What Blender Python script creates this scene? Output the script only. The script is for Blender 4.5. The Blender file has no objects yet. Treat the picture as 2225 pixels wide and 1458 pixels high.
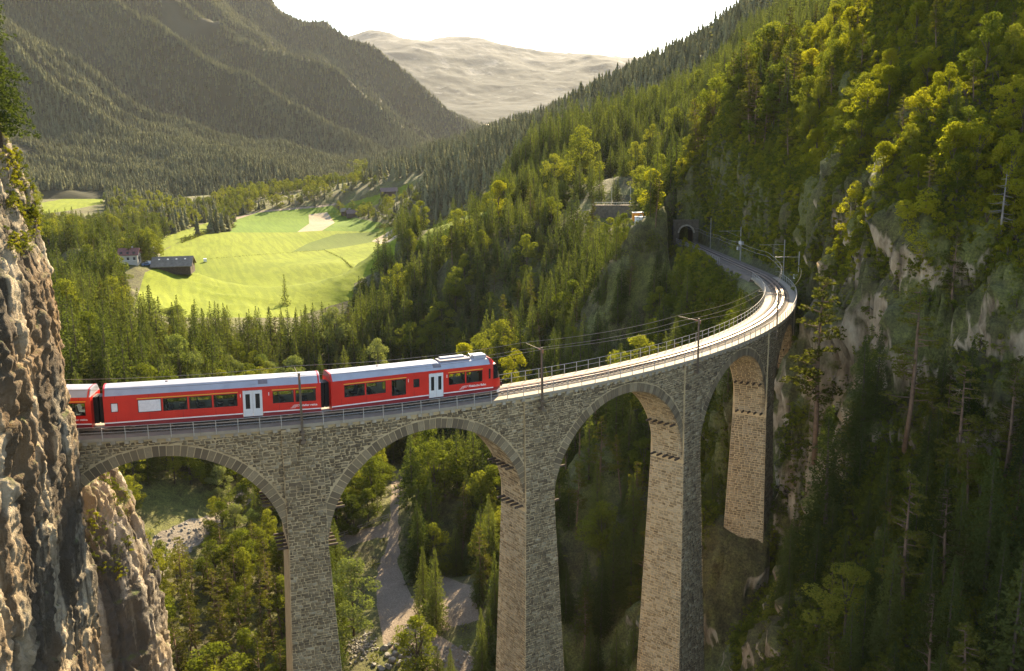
import bpy, bmesh, math, random
import numpy as np
from mathutils import Vector, Matrix
random.seed(7); rng = np.random.default_rng(11)
sc = bpy.context.scene
COL = sc.collection
# ---------------------------------------------------------------- camera
CX, CY, CZ = 186.806, -11.346, 26.075
YAW, PIT, ROL, FPX = 2.7876, 0.2175, -0.0147, 2144.2
PW, PH = 2225.0, 1458.0
_cy, _sy, _cp, _sp = math.cos(YAW), math.sin(YAW), math.cos(PIT), math.sin(PIT)
FW = np.array([_cy*_cp, _sy*_cp, -_sp]); R0 = np.array([_sy, -_cy, 0.0]); U0 = np.cross(R0, FW)
RT = math.cos(ROL)*R0 + math.sin(ROL)*U0; UP = -math.sin(ROL)*R0 + math.cos(ROL)*U0
C0 = np.array([CX, CY, CZ])
F2 = np.array([_cy, _sy]); R2 = np.array([_sy, -_cy])        # level forward / right
cam = bpy.data.objects.new('camera', bpy.data.cameras.new('camera')); COL.objects.link(cam)
cam.matrix_world = Matrix(((RT[0], UP[0], -FW[0], CX), (RT[1], UP[1], -FW[1], CY), (RT[2], UP[2], -FW[2], CZ), (0, 0, 0, 1)))
cam.data.sensor_width = 36.0; cam.data.lens = FPX/PW*36.0
cam.data.clip_start = 0.5; cam.data.clip_end = 60000
sc.camera = cam
# ---------------------------------------------------------------- light
SUN_AZ, SUN_EL = math.radians(17.0), math.radians(29.0)     # azimuth to the right of the view axis
sd = F2*math.cos(SUN_AZ) + R2*math.sin(SUN_AZ)
SUNV = np.array([sd[0]*math.cos(SUN_EL), sd[1]*math.cos(SUN_EL), math.sin(SUN_EL)])
sun = bpy.data.objects.new('sun', bpy.data.lights.new('sun', 'SUN')); COL.objects.link(sun)
sun.data.energy = 5.0; sun.data.angle = math.radians(0.53); sun.data.color = (1.0, 0.83, 0.56)
sun.rotation_euler = Vector((SUNV[0], SUNV[1], SUNV[2])).to_track_quat('Z', 'Y').to_euler()
w = bpy.data.worlds.new('World'); sc.world = w; w.use_nodes = True
nt = w.node_tree; nt.nodes.clear()
sky = nt.nodes.new('ShaderNodeTexSky'); sky.sky_type = 'NISHITA'; sky.sun_disc = False
sky.sun_elevation = SUN_EL; sky.sun_rotation = math.atan2(SUNV[0], SUNV[1])
sky.altitude = 1000; sky.air_density = 1.05; sky.dust_density = 0.8; sky.ozone_density = 1.0
bg = nt.nodes.new('ShaderNodeBackground'); bg.inputs[1].default_value = 0.09
wo = nt.nodes.new('ShaderNodeOutputWorld'); nt.links.new(sky.outputs[0], bg.inputs[0]); nt.links.new(bg.outputs[0], wo.inputs[0])
sc.view_settings.view_transform = 'Standard'; sc.view_settings.look = 'None'
sc.view_settings.exposure = 2.12; sc.view_settings.gamma = 1.0
sc.render.engine = 'CYCLES'
cy = sc.cycles
cy.use_denoising = True; cy.denoising_prefilter = 'NONE'; cy.max_bounces = 6; cy.diffuse_bounces = 3; cy.glossy_bounces = 3; cy.transmission_bounces = 5
cy.transparent_max_bounces = 8; cy.volume_bounces = 0; cy.sample_clamp_indirect = 4.0; cy.caustics_reflective = False; cy.caustics_refractive = False
cy.use_adaptive_sampling = True; cy.adaptive_threshold = 0.008
HAZE = 2.4e-5
# ---------------------------------------------------------------- helpers
def ray(u, v): return FW + RT*((u-PW/2)/FPX) + UP*((PH/2-v)/FPX)
def at_depth(u, v, d): return C0 + ray(u, v)*d
def at_z(u, v, z):
    r = ray(u, v); return C0 + r*((z-CZ)/r[2])
def project(P):
    d = np.atleast_2d(P)-C0; zc = d@FW; zc = np.where(np.abs(zc) < 1e-6, 1e-6, zc)
    return PW/2+FPX*(d@RT)/zc, PH/2-FPX*(d@UP)/zc, zc
def hash3(ix, iy, iz):
    h = (ix.astype(np.int64)*374761393 + iy.astype(np.int64)*668265263 + iz.astype(np.int64)*2147483647) & 0xffffffff
    h = ((h ^ (h >> 13))*1274126177) & 0xffffffff
    h = ((h ^ (h >> 15))*2246822519) & 0xffffffff
    return ((h ^ (h >> 16)) & 0xffffff)/float(0xffffff)
def vnoise(x, y, z):
    xi, yi, zi = np.floor(x), np.floor(y), np.floor(z)
    fx, fy, fz = x-xi, y-yi, z-zi
    fx, fy, fz = fx*fx*(3-2*fx), fy*fy*(3-2*fy), fz*fz*(3-2*fz)
    xi, yi, zi = xi.astype(np.int64), yi.astype(np.int64), zi.astype(np.int64)
    r = 0
    for a in (0, 1):
        for b in (0, 1):
            for c in (0, 1):
                r = r + hash3(xi+a, yi+b, zi+c)*(fx if a else 1-fx)*(fy if b else 1-fy)*(fz if c else 1-fz)
    return r*2-1
def fbm(x, y, z, s, o=4, g=0.5, ridge=False):
    r = 0; a = 1.0; f = 1.0/s; t = 0
    for i in range(o):
        n = vnoise(x*f+17.3*i, y*f+5.1*i, z*f+9.7*i)
        if ridge: n = 1-2*np.abs(n)
        r = r+n*a; t += a; a *= g; f *= 2.03
    return r/t
def in_poly(u, v, poly):
    r = np.zeros(np.shape(u), bool); n = len(poly)
    for i in range(n):
        x1, y1 = poly[i]; x2, y2 = poly[(i+1) % n]
        if y1 == y2: continue
        c = ((y1 > v) != (y2 > v)) & (u < (x2-x1)*(v-y1)/(y2-y1)+x1)
        r ^= c
    return r
def cellnoise(x, y, z, s):
    """broken blocks: every cell keeps its own offset and tilt"""
    x, y, z = x/s, y/s, z/s; xi, yi, zi = np.floor(x).astype(np.int64), np.floor(y).astype(np.int64), np.floor(z).astype(np.int64)
    bd = np.full(x.shape, 9.0); out = np.zeros(x.shape); b2 = np.full(x.shape, 9.0)
    for a in (-1, 0, 1):
        for b in (-1, 0, 1):
            for c in (-1, 0, 1):
                i, j, k = xi+a, yi+b, zi+c
                r1, r2, r3 = hash3(i, j, k), hash3(i+91, j, k), hash3(i, j+57, k)
                dx, dy, dz = i+r1-x, j+r2-y, k+r3-z; d = dx*dx+dy*dy+dz*dz
                v = hash3(i, j, k+133)*2-1+(dx*(r2-.5)+dy*(r3-.5)+dz*(r1-.5))*1.6
                q = d < bd; b2 = np.where(q, bd, np.minimum(b2, d)); out = np.where(q, v, out); bd = np.where(q, d, bd)
    return out-0.9*np.clip(0.12-(np.sqrt(b2)-np.sqrt(bd)), 0, 1)/0.12
ROOTLOC = {}
def prop(o, label=None, cat=None, group=None, kind=None):
    if label: o['label'] = label
    if cat: o['category'] = cat
    if group: o['group'] = group
    if kind: o['kind'] = kind
    return o
def thing(name, loc, label, cat, group=None, kind=None, rot=None):
    o = bpy.data.objects.new(name, None); o.empty_display_size = 0.5; COL.objects.link(o); o.location = loc
    if rot is not None: o.rotation_euler = rot
    ROOTLOC[o.name] = Vector(loc) if rot is None else Vector((0, 0, 0))
    return prop(o, label, cat, group, kind)
def top_of(o):
    while o.parent: o = o.parent
    return o
def link_mesh(name, me, mat, parent=None, mats=None):
    o = bpy.data.objects.new(name, me); COL.objects.link(o)
    for m in (mats or [mat]):
        if len(me.materials) < (len(mats) if mats else 1): me.materials.append(m)
    if parent is not None:
        o.parent = parent
    return o
def np_mesh(name, V, F, smooth=False, tone=None):
    """V (n,3), F (m,k) int array of equal-size faces"""
    me = bpy.data.meshes.new(name)
    V = np.asarray(V, np.float32); F = np.asarray(F, np.int32); k = F.shape[1]; m = len(F)
    me.vertices.add(len(V)); me.vertices.foreach_set('co', V.ravel())
    me.loops.add(m*k); me.loops.foreach_set('vertex_index', F.ravel())
    me.polygons.add(m); me.polygons.foreach_set('loop_start', np.arange(0, m*k, k, dtype=np.int32))
    me.polygons.foreach_set('loop_total', np.full(m, k, np.int32))
    if smooth: me.polygons.foreach_set('use_smooth', np.ones(m, bool))
    if tone is not None:
        a = me.attributes.new('tone', 'FLOAT', 'FACE'); a.data.foreach_set('value', np.asarray(tone, np.float32))
    me.update(calc_edges=True); me.validate()
    return me
class MB:
    def __init__(s): s.v = []; s.f = []
    def quad_prism(s, a, b):
        """a, b: two equal rings of points joined by sides and capped"""
        n = len(a); o = len(s.v); s.v += [tuple(p) for p in a]+[tuple(p) for p in b]
        s.f.append(tuple(o+i for i in range(n))[::-1]); s.f.append(tuple(o+n+i for i in range(n)))
        for i in range(n):
            j = (i+1) % n; s.f.append((o+i, o+j, o+n+j, o+n+i))
        return s
    def box(s, x0, x1, y0, y1, z0, z1, M=None):
        P = [(x, y, z) for z in (z0, z1) for x, y in ((x0, y0), (x1, y0), (x1, y1), (x0, y1))]
        if M is not None: P = [tuple(M @ Vector(p)) for p in P]
        return s.quad_prism(P[:4], P[4:])
    def bar(s, p, q, wd, hg=None, up=(0, 0, 1)):
        p, q = Vector(p), Vector(q); d = (q-p).normalized(); hg = hg or wd
        r = d.cross(Vector(up))
        if r.length < 1e-4: r = d.cross(Vector((1, 0, 0)))
        r.normalize(); u = r.cross(d)
        k = [(-1, -1), (1, -1), (1, 1), (-1, 1)]
        return s.quad_prism([p+r*(a*wd/2)+u*(b*hg/2) for a, b in k], [q+r*(a*wd/2)+u*(b*hg/2) for a, b in k])
    def tube(s, pts, rad, n=6):
        pts = [Vector(p) for p in pts]; rr = rad if hasattr(rad, '__len__') else [rad]*len(pts); o = len(s.v)
        for i, p in enumerate(pts):
            d = (pts[min(i+1, len(pts)-1)]-pts[max(i-1, 0)]).normalized()
            r = d.cross(Vector((0, 0, 1)))
            if r.length < 1e-3: r = d.cross(Vector((1, 0, 0)))
            r.normalize(); u = r.cross(d)
            for k in range(n):
                a = 2*math.pi*k/n; s.v.append(tuple(p+(r*math.cos(a)+u*math.sin(a))*rr[i]))
        for i in range(len(pts)-1):
            for k in range(n):
                j = (k+1) % n; s.f.append((o+i*n+k, o+i*n+j, o+(i+1)*n+j, o+(i+1)*n+k))
        s.f.append(tuple(o+k for k in range(n))[::-1]); s.f.append(tuple(o+(len(pts)-1)*n+k for k in range(n)))
        return s
    def build(s, name, mat, parent=None, smooth=False, off=None, mats=None, mi=None):
        me = bpy.data.meshes.new(name); me.from_pydata(s.v, [], s.f)
        if off is None and parent is not None: off = ROOTLOC.get(top_of(parent).name)
        if off is not None and off.length > 0: me.transform(Matrix.Translation(-off))
        if smooth:
            for p in me.polygons: p.use_smooth = True
        me.validate(); me.update()
        o = link_mesh(name, me, mat, parent, mats)
        if mi is not None: me.polygons.foreach_set('material_index', mi)
        return o
# ---------------------------------------------------------------- materials
class NB:
    def __init__(s, name):
        s.m = bpy.data.materials.new(name); s.m.use_nodes = True; s.t = s.m.node_tree; s.t.nodes.clear()
        s.out = s.t.nodes.new('ShaderNodeOutputMaterial')
    def n(s, typ, **kw):
        nd = s.t.nodes.new(typ)
        for k, v in kw.items():
            if k.startswith('i_'):
                key = k[2:]; key = int(key) if key.isdigit() else key
                if isinstance(v, bpy.types.NodeSocket): s.t.links.new(v, nd.inputs[key])
                else: nd.inputs[key].default_value = v
            else: setattr(nd, k, v)
        return nd
    def noise(s, scale, detail=4, rough=0.55, vec=None, dist=0.0):
        nd = s.n('ShaderNodeTexNoise'); nd.inputs['Scale'].default_value = scale; nd.inputs['Detail'].default_value = detail
        nd.inputs['Roughness'].default_value = rough; nd.inputs['Distortion'].default_value = dist
        if vec is None: vec = s.n('ShaderNodeNewGeometry').outputs['Position']
        s.t.links.new(vec, nd.inputs['Vector']); return nd.outputs['Fac']
    def ramp(s, fac, stops):
        nd = s.n('ShaderNodeValToRGB'); s.t.links.new(fac, nd.inputs[0]); cr = nd.color_ramp
        while len(cr.elements) < len(stops): cr.elements.new(0.5)
        for e, (p, c) in zip(cr.elements, stops):
            e.position = p; e.color = (c[0], c[1], c[2], 1) if hasattr(c, '__len__') else (c, c, c, 1)
        return nd.outputs[0]
    def mix(s, fac, a, b, mode='MIX'):
        nd = s.n('ShaderNodeMix', data_type='RGBA', blend_type=mode)
        for sk, v in ((nd.inputs[0], fac), (nd.inputs[6], a), (nd.inputs[7], b)):
            if isinstance(v, bpy.types.NodeSocket): s.t.links.new(v, sk)
            elif hasattr(v, '__len__'): sk.default_value = (v[0], v[1], v[2], 1)
            else: sk.default_value = v
        return nd.outputs[2]
    def math(s, op, a, b=0.0, clamp=False):
        nd = s.n('ShaderNodeMath', operation=op, use_clamp=clamp)
        for sk, v in ((nd.inputs[0], a), (nd.inputs[1], b)):
            if isinstance(v, bpy.types.NodeSocket): s.t.links.new(v, sk)
            else: sk.default_value = v
        return nd.outputs[0]
    def attr(s, nm): return s.n('ShaderNodeAttribute', attribute_name=nm).outputs['Fac']
    def bump(s, h, strength=0.5, dist=0.1):
        nd = s.n('ShaderNodeBump'); nd.inputs['Strength'].default_value = strength; nd.inputs['Distance'].default_value = dist
        s.t.links.new(h, nd.inputs['Height']); return nd.outputs[0]
    def pbr(s, col, rough=0.9, metal=0.0, normal=None, spec=0.3, **kw):
        nd = s.n('ShaderNodeBsdfPrincipled')
        for key, v in (('Base Color', col), ('Roughness', rough), ('Metallic', metal), ('Specular IOR Level', spec)):
            if isinstance(v, bpy.types.NodeSocket): s.t.links.new(v, nd.inputs[key])
            elif hasattr(v, '__len__'): nd.inputs[key].default_value = (v[0], v[1], v[2], 1)
            else: nd.inputs[key].default_value = v
        if normal is not None: s.t.links.new(normal, nd.inputs['Normal'])
        s.t.links.new(nd.outputs[0], s.out.inputs[0]); return s.m
MAT = {}
def simple(name, col, rough=0.7, metal=0.0, var=0.12, scale=3.0, spec=0.3):
    b = NB(name); f = b.noise(scale, 4)
    lo = tuple(c*(1-var) for c in col); hi = tuple(min(1, c*(1+var)) for c in col)
    MAT[name] = b.pbr(b.ramp(f, [(0.3, lo), (0.7, hi)]), rough, metal, spec=spec); return MAT[name]
# ================================================================ materials used widely
def rock_material(name, cols, streak, ochre, scale=1.0):
    b = NB(name); pos = b.n('ShaderNodeNewGeometry').outputs['Position']
    mp = b.n('ShaderNodeMapping', i_Vector=pos, i_Scale=(1, 1, 0.09)).outputs[0]
    f1 = b.noise(0.35*scale, 8, 0.62, pos); f2 = b.noise(2.2*scale, 6, 0.65, pos)
    base = b.ramp(f1, [(0.28, cols[0]), (0.5, cols[1]), (0.72, cols[2])])
    base = b.mix(b.ramp(f2, [(0.35, 0.0), (0.65, 1.0)]), b.mix(0.45, base, cols[0]), base)
    st = b.ramp(b.noise(0.30*scale, 5, 0.6, mp, 0.6), [(0.45, 0.0), (0.54, 1.0)])
    base = b.mix(b.math('MULTIPLY', st, 0.92), base, streak)
    oc = b.ramp(b.noise(0.09*scale, 3, 0.5, pos), [(0.50, 0.0), (0.66, 1.0)])
    base = b.mix(b.math('MULTIPLY', oc, 0.5), base, ochre)
    nz = b.n('ShaderNodeSeparateXYZ', i_0=b.n('ShaderNodeNewGeometry').outputs['Normal']).outputs[2]
    moss = b.math('MULTIPLY', b.ramp(nz, [(0.45, 0.0), (0.75, 1.0)]), b.ramp(b.noise(0.8, 4, 0.6, pos), [(0.4, 0.0), (0.6, 1.0)]))
    base = b.mix(moss, base, (0.10, 0.115, 0.03))
    h = b.math('ADD', b.noise(1.3*scale, 8, 0.7, pos), b.math('MULTIPLY', b.noise(6*scale, 4, 0.6, pos), 0.3))
    MAT[name] = b.pbr(base, 0.95, normal=b.bump(h, 0.9, 0.5)); return MAT[name]
rock_material('cliff_rock', [(0.22, 0.17, 0.105), (0.40, 0.32, 0.205), (0.56, 0.47, 0.33)], (0.045, 0.034, 0.022), (0.31, 0.185, 0.08))
rock_material('spur_rock', [(0.22, 0.18, 0.12), (0.40, 0.34, 0.26), (0.54, 0.49, 0.41)], (0.06, 0.05, 0.04), (0.32, 0.22, 0.11))
def hill_material():
    b = NB('hillside'); g = b.n('ShaderNodeNewGeometry'); pos = g.outputs['Position']
    nz = b.n('ShaderNodeSeparateXYZ', i_0=g.outputs['Normal']).outputs[2]
    f = b.noise(0.06, 6, 0.6, pos); f2 = b.noise(0.7, 6, 0.65, pos)
    soil = b.ramp(f2, [(0.3, (0.045, 0.036, 0.016)), (0.5, (0.080, 0.070, 0.024)), (0.7, (0.125, 0.120, 0.034))])
    gr = b.ramp(f2, [(0.3, (0.075, 0.075, 0.018)), (0.7, (0.16, 0.158, 0.036))])
    veg = b.mix(b.ramp(f, [(0.45, 0.0), (0.6, 1.0)]), soil, gr)
    mp = b.n('ShaderNodeMapping', i_Vector=pos, i_Scale=(1, 1, 0.35)).outputs[0]
    rk = b.ramp(b.noise(0.45, 8, 0.65, mp), [(0.32, (0.085, 0.060, 0.034)), (0.44, (0.22, 0.165, 0.098)), (0.56, (0.38, 0.295, 0.185)), (0.70, (0.54, 0.435, 0.29))])
    soilf = b.ramp(b.noise(3.5, 6, 0.75, pos), [(0.35, 0.45), (0.65, 1.5)]); veg = b.mix(1.0, veg, soilf, 'MULTIPLY')
    px_ = b.n('ShaderNodeSeparateXYZ', i_0=pos); past = b.ramp(b.math('DIVIDE', px_.outputs[0], 100.0), [(0.50, 0.34), (0.66, -0.13)]); high = b.ramp(b.math('ADD', b.math('DIVIDE', px_.outputs[2], 60.0), 0.5), [(0.64, 0.0), (0.76, 0.30)])
    t = b.math('ADD', b.math('ADD', nz, b.math('MAXIMUM', past, high)), b.math('MULTIPLY', b.math('SUBTRACT', b.noise(0.22, 5, 0.6, pos), 0.5), 0.75))
    col = b.mix(b.ramp(t, [(0.20, 0.0), (0.33, 1.0)]), rk, veg)
    h = b.noise(1.1, 8, 0.7, pos)
    MAT['hillside'] = b.pbr(col, 0.95, normal=b.bump(h, 0.8, 0.5))
hill_material()
def meadow_material(name, c1, c2, stripe=0.0):
    b = NB(name); pos = b.n('ShaderNodeNewGeometry').outputs['Position']
    f = b.noise(0.02, 5, 0.6, pos); f2 = b.noise(0.5, 5, 0.6, pos)
    col = b.ramp(b.math('ADD', b.math('MULTIPLY', f, 0.6), b.math('MULTIPLY', f2, 0.4)), [(0.38, c1), (0.62, c2)])
    mp = b.n('ShaderNodeMapping', i_Vector=pos, i_Scale=(0.02, 0.35, 1), i_Rotation=(0, 0, 0.25)).outputs[0]
    sf = b.ramp(b.noise(1.0, 2, 0.5, mp), [(0.42, 0.0), (0.58, 1.0)])
    col = b.mix(b.math('MULTIPLY', sf, stripe), col, tuple(x*0.62 for x in c1))
    MAT[name] = b.pbr(col, 0.95, spec=0.1, normal=b.bump(f2, 0.6, 0.3)); return MAT[name]
meadow_material('meadow_light', (0.135, 0.168, 0.008), (0.19, 0.218, 0.016), 0.40)
meadow_material('meadow_mid', (0.088, 0.145, 0.008), (0.118, 0.175, 0.012), 0.35)
meadow_material('meadow_dark', (0.082, 0.112, 0.012), (0.105, 0.132, 0.018), 0.2)
meadow_material('crop', (0.27, 0.215, 0.135), (0.34, 0.28, 0.19), 0.15)
def gravel_material(name, lo, hi, sc_=1.0):
    b = NB(name); pos = b.n('ShaderNodeNewGeometry').outputs['Position']
    f = b.noise(0.25*sc_, 6, 0.65, pos)
    vo = b.n('ShaderNodeTexVoronoi', i_Vector=pos, i_Scale=3.2*sc_); vd = vo.outputs['Distance']
    col = b.ramp(f, [(0.3, lo), (0.7, hi)])
    col = b.mix(b.ramp(vd, [(0.1, 0.0), (0.6, 0.5)]), col, tuple(x*0.5 for x in lo))
    MAT[name] = b.pbr(col, 0.95, normal=b.bump(b.math('ADD', vd, f), 0.5, 0.15)); return MAT[name]
gravel_material('path_gravel', (0.21, 0.155, 0.10), (0.33, 0.25, 0.17))
gravel_material('river_gravel', (0.19, 0.15, 0.105), (0.32, 0.27, 0.20), 0.7)
gravel_material('ballast', (0.13, 0.10, 0.072), (0.24, 0.19, 0.14), 2.5)
# ================================================================ track line
DTH = 0.2343                      # angle from pier to pier
TE = 1.20                         # end of the curve
SL1, SL2 = 0.024, 0.052
def track(s):
    """s = metres along the centre line, 0 at the first pier. returns pos, tangent, outward normal (level)"""
    th = s/100.0
    if th <= TE:
        p = np.array([100*math.cos(th), 100*math.sin(th), -SL1*s]); t = np.array([-math.sin(th), math.cos(th), -SL1])
    else:
        e = s-100*TE
        p = np.array([100*math.cos(TE)-math.sin(TE)*e, 100*math.sin(TE)+math.cos(TE)*e, -SL1*100*TE-SL2*e])
        t = np.array([-math.sin(TE), math.cos(TE), -SL2])
    n = np.array([t[1], -t[0], 0]); n /= np.linalg.norm(n)
    return p, t, n
def tpt(s, r, z):
    p, t, n = track(s); return Vector(p+n*r+np.array([0, 0, z]))
S_TUN = 209.0
S_LEFT, S_RIGHT = -40.0, 4.95*DTH*100   # right abutment
# ================================================================ terrain control points
CP = []
def g(u, v, d):
    P = at_depth(u, v, d); q = P[:2]-C0[:2]; CP.append((q@F2, q@R2, P[2]))
def m(d, l, z): CP.append((d, l, z))
for a in [(2225,1458,85),(1950,1458,95),(1700,1458,112),(1560,1458,128),(2225,1150,95),(2000,1150,105),(1800,1100,120),(1690,1010,140),
          (2225,930,103),(2000,905,115),(1850,885,128),(1765,865,142),(2225,620,107),(2000,600,119),(1850,610,133),(1790,625,146),
          (2225,350,120),(2225,100,137),(2225,-250,170),(2450,400,112),(2450,900,96),(2450,0,140),(2450,1458,75),(2000,330,142),(2000,110,168),(2000,-150,200),
          (1850,420,157),(1850,230,188),(1850,140,212),(1750,500,172),(1700,330,218),(1690,235,250),(1600,380,236),(1570,300,262),(1510,410,250),
          (1455,440,250),(1405,500,252),(1385,560,240),
          (1000,850,290),(1000,700,340),(1000,600,390),(1000,520,430),(1250,1020,190),(1250,1300,165),(1250,850,225),(1250,720,270),(1250,620,310),(1250,530,350),
          (1400,920,185),(1400,770,215),(1400,640,238),(1550,770,188),(1550,960,165),(1550,1150,150),(1625,720,178),
          (1000,1110,212),(950,1260,196),(1060,1000,232),
          (1000,480,450),(900,530,480),(1060,450,440),(1120,390,560),(1180,385,600),(1350,446,372),(1290,450,380),(1410,446,366),(1350,470,362),(1300,420,400),(1420,400,385),
          (1210,480,400),(1110,520,390),(880,425,960),(800,432,1000),(1000,395,860),(1000,340,1150),(1040,300,1700),(1150,300,1150),(1200,250,1500),(1200,360,750),
          (1300,300,800),(1380,165,1300),(1400,280,700),(1450,330,440),(1500,115,1150),(1500,240,620),(1640,40,1000),(1640,150,600),(1550,260,420),(1750,-40,900),(1750,60,560),
          (1900,-100,700),(2100,-250,600),(2300,-300,500),
          (1040,330,2250),(1200,300,2250),(1380,240,2250),(1640,130,2250),(2000,50,2250),
          (160,850,230),(160,720,280),(200,620,360),(150,530,450),(0,700,280),(-200,700,250),(0,500,600),(300,490,800),(100,452,900),(-200,480,800),
          (300,445,990),(600,443,1010),(0,440,1010),(-200,430,1010),(740,440,1010)]: g(*a)
for a in [(130,-20,-66),(130,0,-66),(130,14,-62),(100,-10,-68),(100,12,-62),(60,0,-70),(60,30,-50),(60,-40,-70),(45,-20,-70),(45,60,-40),(130,-60,-64),(190,-12,-65.5),(190,-40,-63),(190,5,-65),(240,-30,-64),(240,-12,-63.5),(240,-60,-60),(300,-70,-59),(300,-20,-57),
          (240,-90,-45),(400,-200,-54),(400,-60,-60),(400,-20,-60),(500,-250,-58),(500,-120,-60),(500,-40,-60),(600,-280,-60),(600,-100,-60),(600,-20,-60),(700,-60,-60),(800,-250,-60),(800,-60,-60),
          (1000,-350,-60),(1000,-150,-60),(1300,-700,-60),(1300,-300,-62),(1300,-100,-62),(1700,-900,-65),(1700,-300,-65),(2300,-1100,-70),(2300,-300,-70)]: m(*a)
for k, zb in ((0, -66), (1, -64.5), (2, -52), (3, -31), (4, -13)):
    p, t, n = track(k*DTH*100); q = p[:2]-C0[:2]; m(q@F2, q@R2, zb)
    if k >= 3:
        for on, ot, dz in ((7, 0, -2.5), (-5, 0, 0.5), (1, 4.5, 1.5), (1, -4.5, -3.0)):
            q2 = (p+n*on+t*ot)[:2]-C0[:2]; m(q2@F2, q2@R2, zb+dz)
CP = np.array(CP)
def pc(d, l): return np.stack([np.asarray(l)/np.asarray(d), np.log(np.asarray(d))], -1)
_X = pc(CP[:, 0], CP[:, 1])
def _ker(A, B): return np.sqrt(((A[:, None, :]-B[None, :, :])**2).sum(-1)+0.03**2)
_n = len(CP); _A = np.zeros((_n+3, _n+3)); _A[:_n, :_n] = _ker(_X, _X)-1e-4*np.eye(_n)
_A[:_n, _n] = 1; _A[:_n, _n+1:] = _X; _A[_n, :_n] = 1; _A[_n+1:, :_n] = _X.T
_w = np.linalg.solve(_A, np.concatenate([CP[:, 2], np.zeros(3)]))
def base_h(d, l):
    sh = np.shape(d); X = pc(np.ravel(d), np.ravel(l)); out = np.empty(len(X))
    for i in range(0, len(X), 20000):
        x = X[i:i+20000]; out[i:i+20000] = _ker(x, _X)@_w[:_n]+_w[_n]+x@_w[_n+1:]
    return out.reshape(sh)
NA, ND = 520, 560
AG = np.linspace(-0.70, 0.82, NA); LD = np.linspace(math.log(45), math.log(2250), ND); DG = np.exp(LD)
DD, AA = np.meshgrid(DG, AG, indexing='ij'); LL = AA*DD
ZZ = base_h(DD, LL)
WX = CX+DD*F2[0]+LL*R2[0]; WY = CY+DD*F2[1]+LL*R2[1]
MEADOW = [(270,690),(292,666),(315,592),(330,585),(351,547),(405,518),(452,508),(498,504),(516,472),(560,459),(631,454),(721,447),(735,455),(745,468),(790,477),(826,486),(883,490),(862,522),(858,537),(858,572),(811,594),(770,616),(765,650),(640,690),(450,690)]
MEADOWS = [MEADOW, [(895,545),(905,525),(940,490),(1000,465),(1065,444),(1075,470),(1000,505),(950,535)], [(90,440),(150,430),(222,418),(224,442),(150,457),(95,464)],
           [(1105,388),(1180,370),(1185,396),(1110,404)], [(735,452),(760,440),(830,420),(890,398),(895,412),(830,440),(770,462)], [(350,545),(345,520),(400,500),(470,478),(470,500),(405,518)]]
# relief: none on the flat meadow, strong on the steep hill
_z0 = np.gradient(ZZ, axis=0)/np.gradient(DD, axis=0); _z1 = np.gradient(ZZ, axis=1)/np.gradient(LL, axis=1)
STEEP = np.clip(np.hypot(_z0, _z1), 0, 3)
zero = np.zeros_like(WX)
amp = np.clip((STEEP-0.12)*1.6, 0, 1)
ZZ = ZZ + amp*((fbm(WX, WY, zero, 38, 4, 0.5, True)-0.3)*3.5*np.clip(DD/150, 0.5, 4) + fbm(WX, WY, zero, 9, 4, 0.55)*1.3)
ZZ = ZZ + (1-amp)*fbm(WX, WY, zero, 60, 3)*0.8
# the shelf the line runs on, from the end of the viaduct to the tunnel
TS = np.arange(S_RIGHT-6, S_TUN+3.5, 1.0); TP = np.array([track(s)[0] for s in TS])
sel = (DD < 320) & (DD > 120) & (np.abs(AA) < 0.6)
idx = np.argwhere(sel); px, py = WX[sel], WY[sel]
dist = np.full(len(px), 1e9); zt = np.zeros(len(px)); side = np.zeros(len(px))
for s_, p_ in zip(TS, TP):
    dd_ = np.hypot(px-p_[0], py-p_[1]); k_ = dd_ < dist
    dist[k_] = dd_[k_]; zt[k_] = p_[2]
    n_ = track(s_)[2]; side[k_] = ((px-p_[0])*n_[0]+(py-p_[1])*n_[1])[k_]
zz = ZZ[sel]
hw = np.where(side > 0, 4.2, 3.2)
tb = np.clip((dist-hw)/5.0, 0, 1); tb = tb*tb*(3-2*tb)
zb_ = zt-0.75
zz = np.where(dist < hw+5, zb_*(1-tb)+zz*tb, zz)
zz = np.where((side < 0) & (dist > 4) & (dist < 9), np.minimum(zz, zb_-0.9*(dist-4)), zz)
ZZ[sel] = zz
MASKTRACK = np.full_like(ZZ, 99.0); MASKTRACK[sel] = dist
UU, VV, _ = project(np.stack([WX, WY, ZZ], -1).reshape(-1, 3)); UU = UU.reshape(ZZ.shape); VV = VV.reshape(ZZ.shape)
PATH = [(855,1020),(848,1084),(843,1145),(833,1206),(812,1262),(815,1300),(825,1350),(835,1400),(880,1430),(930,1480),(1100,1480),(1075,1458),(1006,1413),(945,1374),(907,1317),(880,1267),(866,1229),(868,1145),(866,1084),(884,1020)]
SCREE = [(905,1262),(960,1250),(1030,1275),(1040,1345),(960,1370),(915,1320)]
YARD = [(735,1172),(790,1152),(845,1130),(838,1165),(780,1182),(735,1196)]
RIVER = [(300,1190),(330,1165),(407,1130),(460,1120),(499,1088),(529,1066),(545,1085),(520,1115),(470,1150),(440,1170),(400,1210),(345,1262),(330,1330),(290,1330)]
CROP = [(671,466),(711,461),(727,484),(700,501),(646,504),(672,486)]
CROP2 = [(808,524),(855,497),(883,490),(876,508),(846,526),(826,530)]
MID = [[(498,505),(516,470),(560,458),(721,446),(732,462),(671,464),(675,483),(646,505)], [(725,466),(830,484),(820,504),(700,501),(726,484)]]
DARKM = [(635,547),(668,529),(732,508),(822,504),(808,526),(747,537),(696,544)]
TRACKROAD = [(483,502),(476,488),(500,476),(560,458),(700,446),(735,441),(736,444),(700,450),(560,462),(505,480),(488,488),(494,500)]
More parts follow.
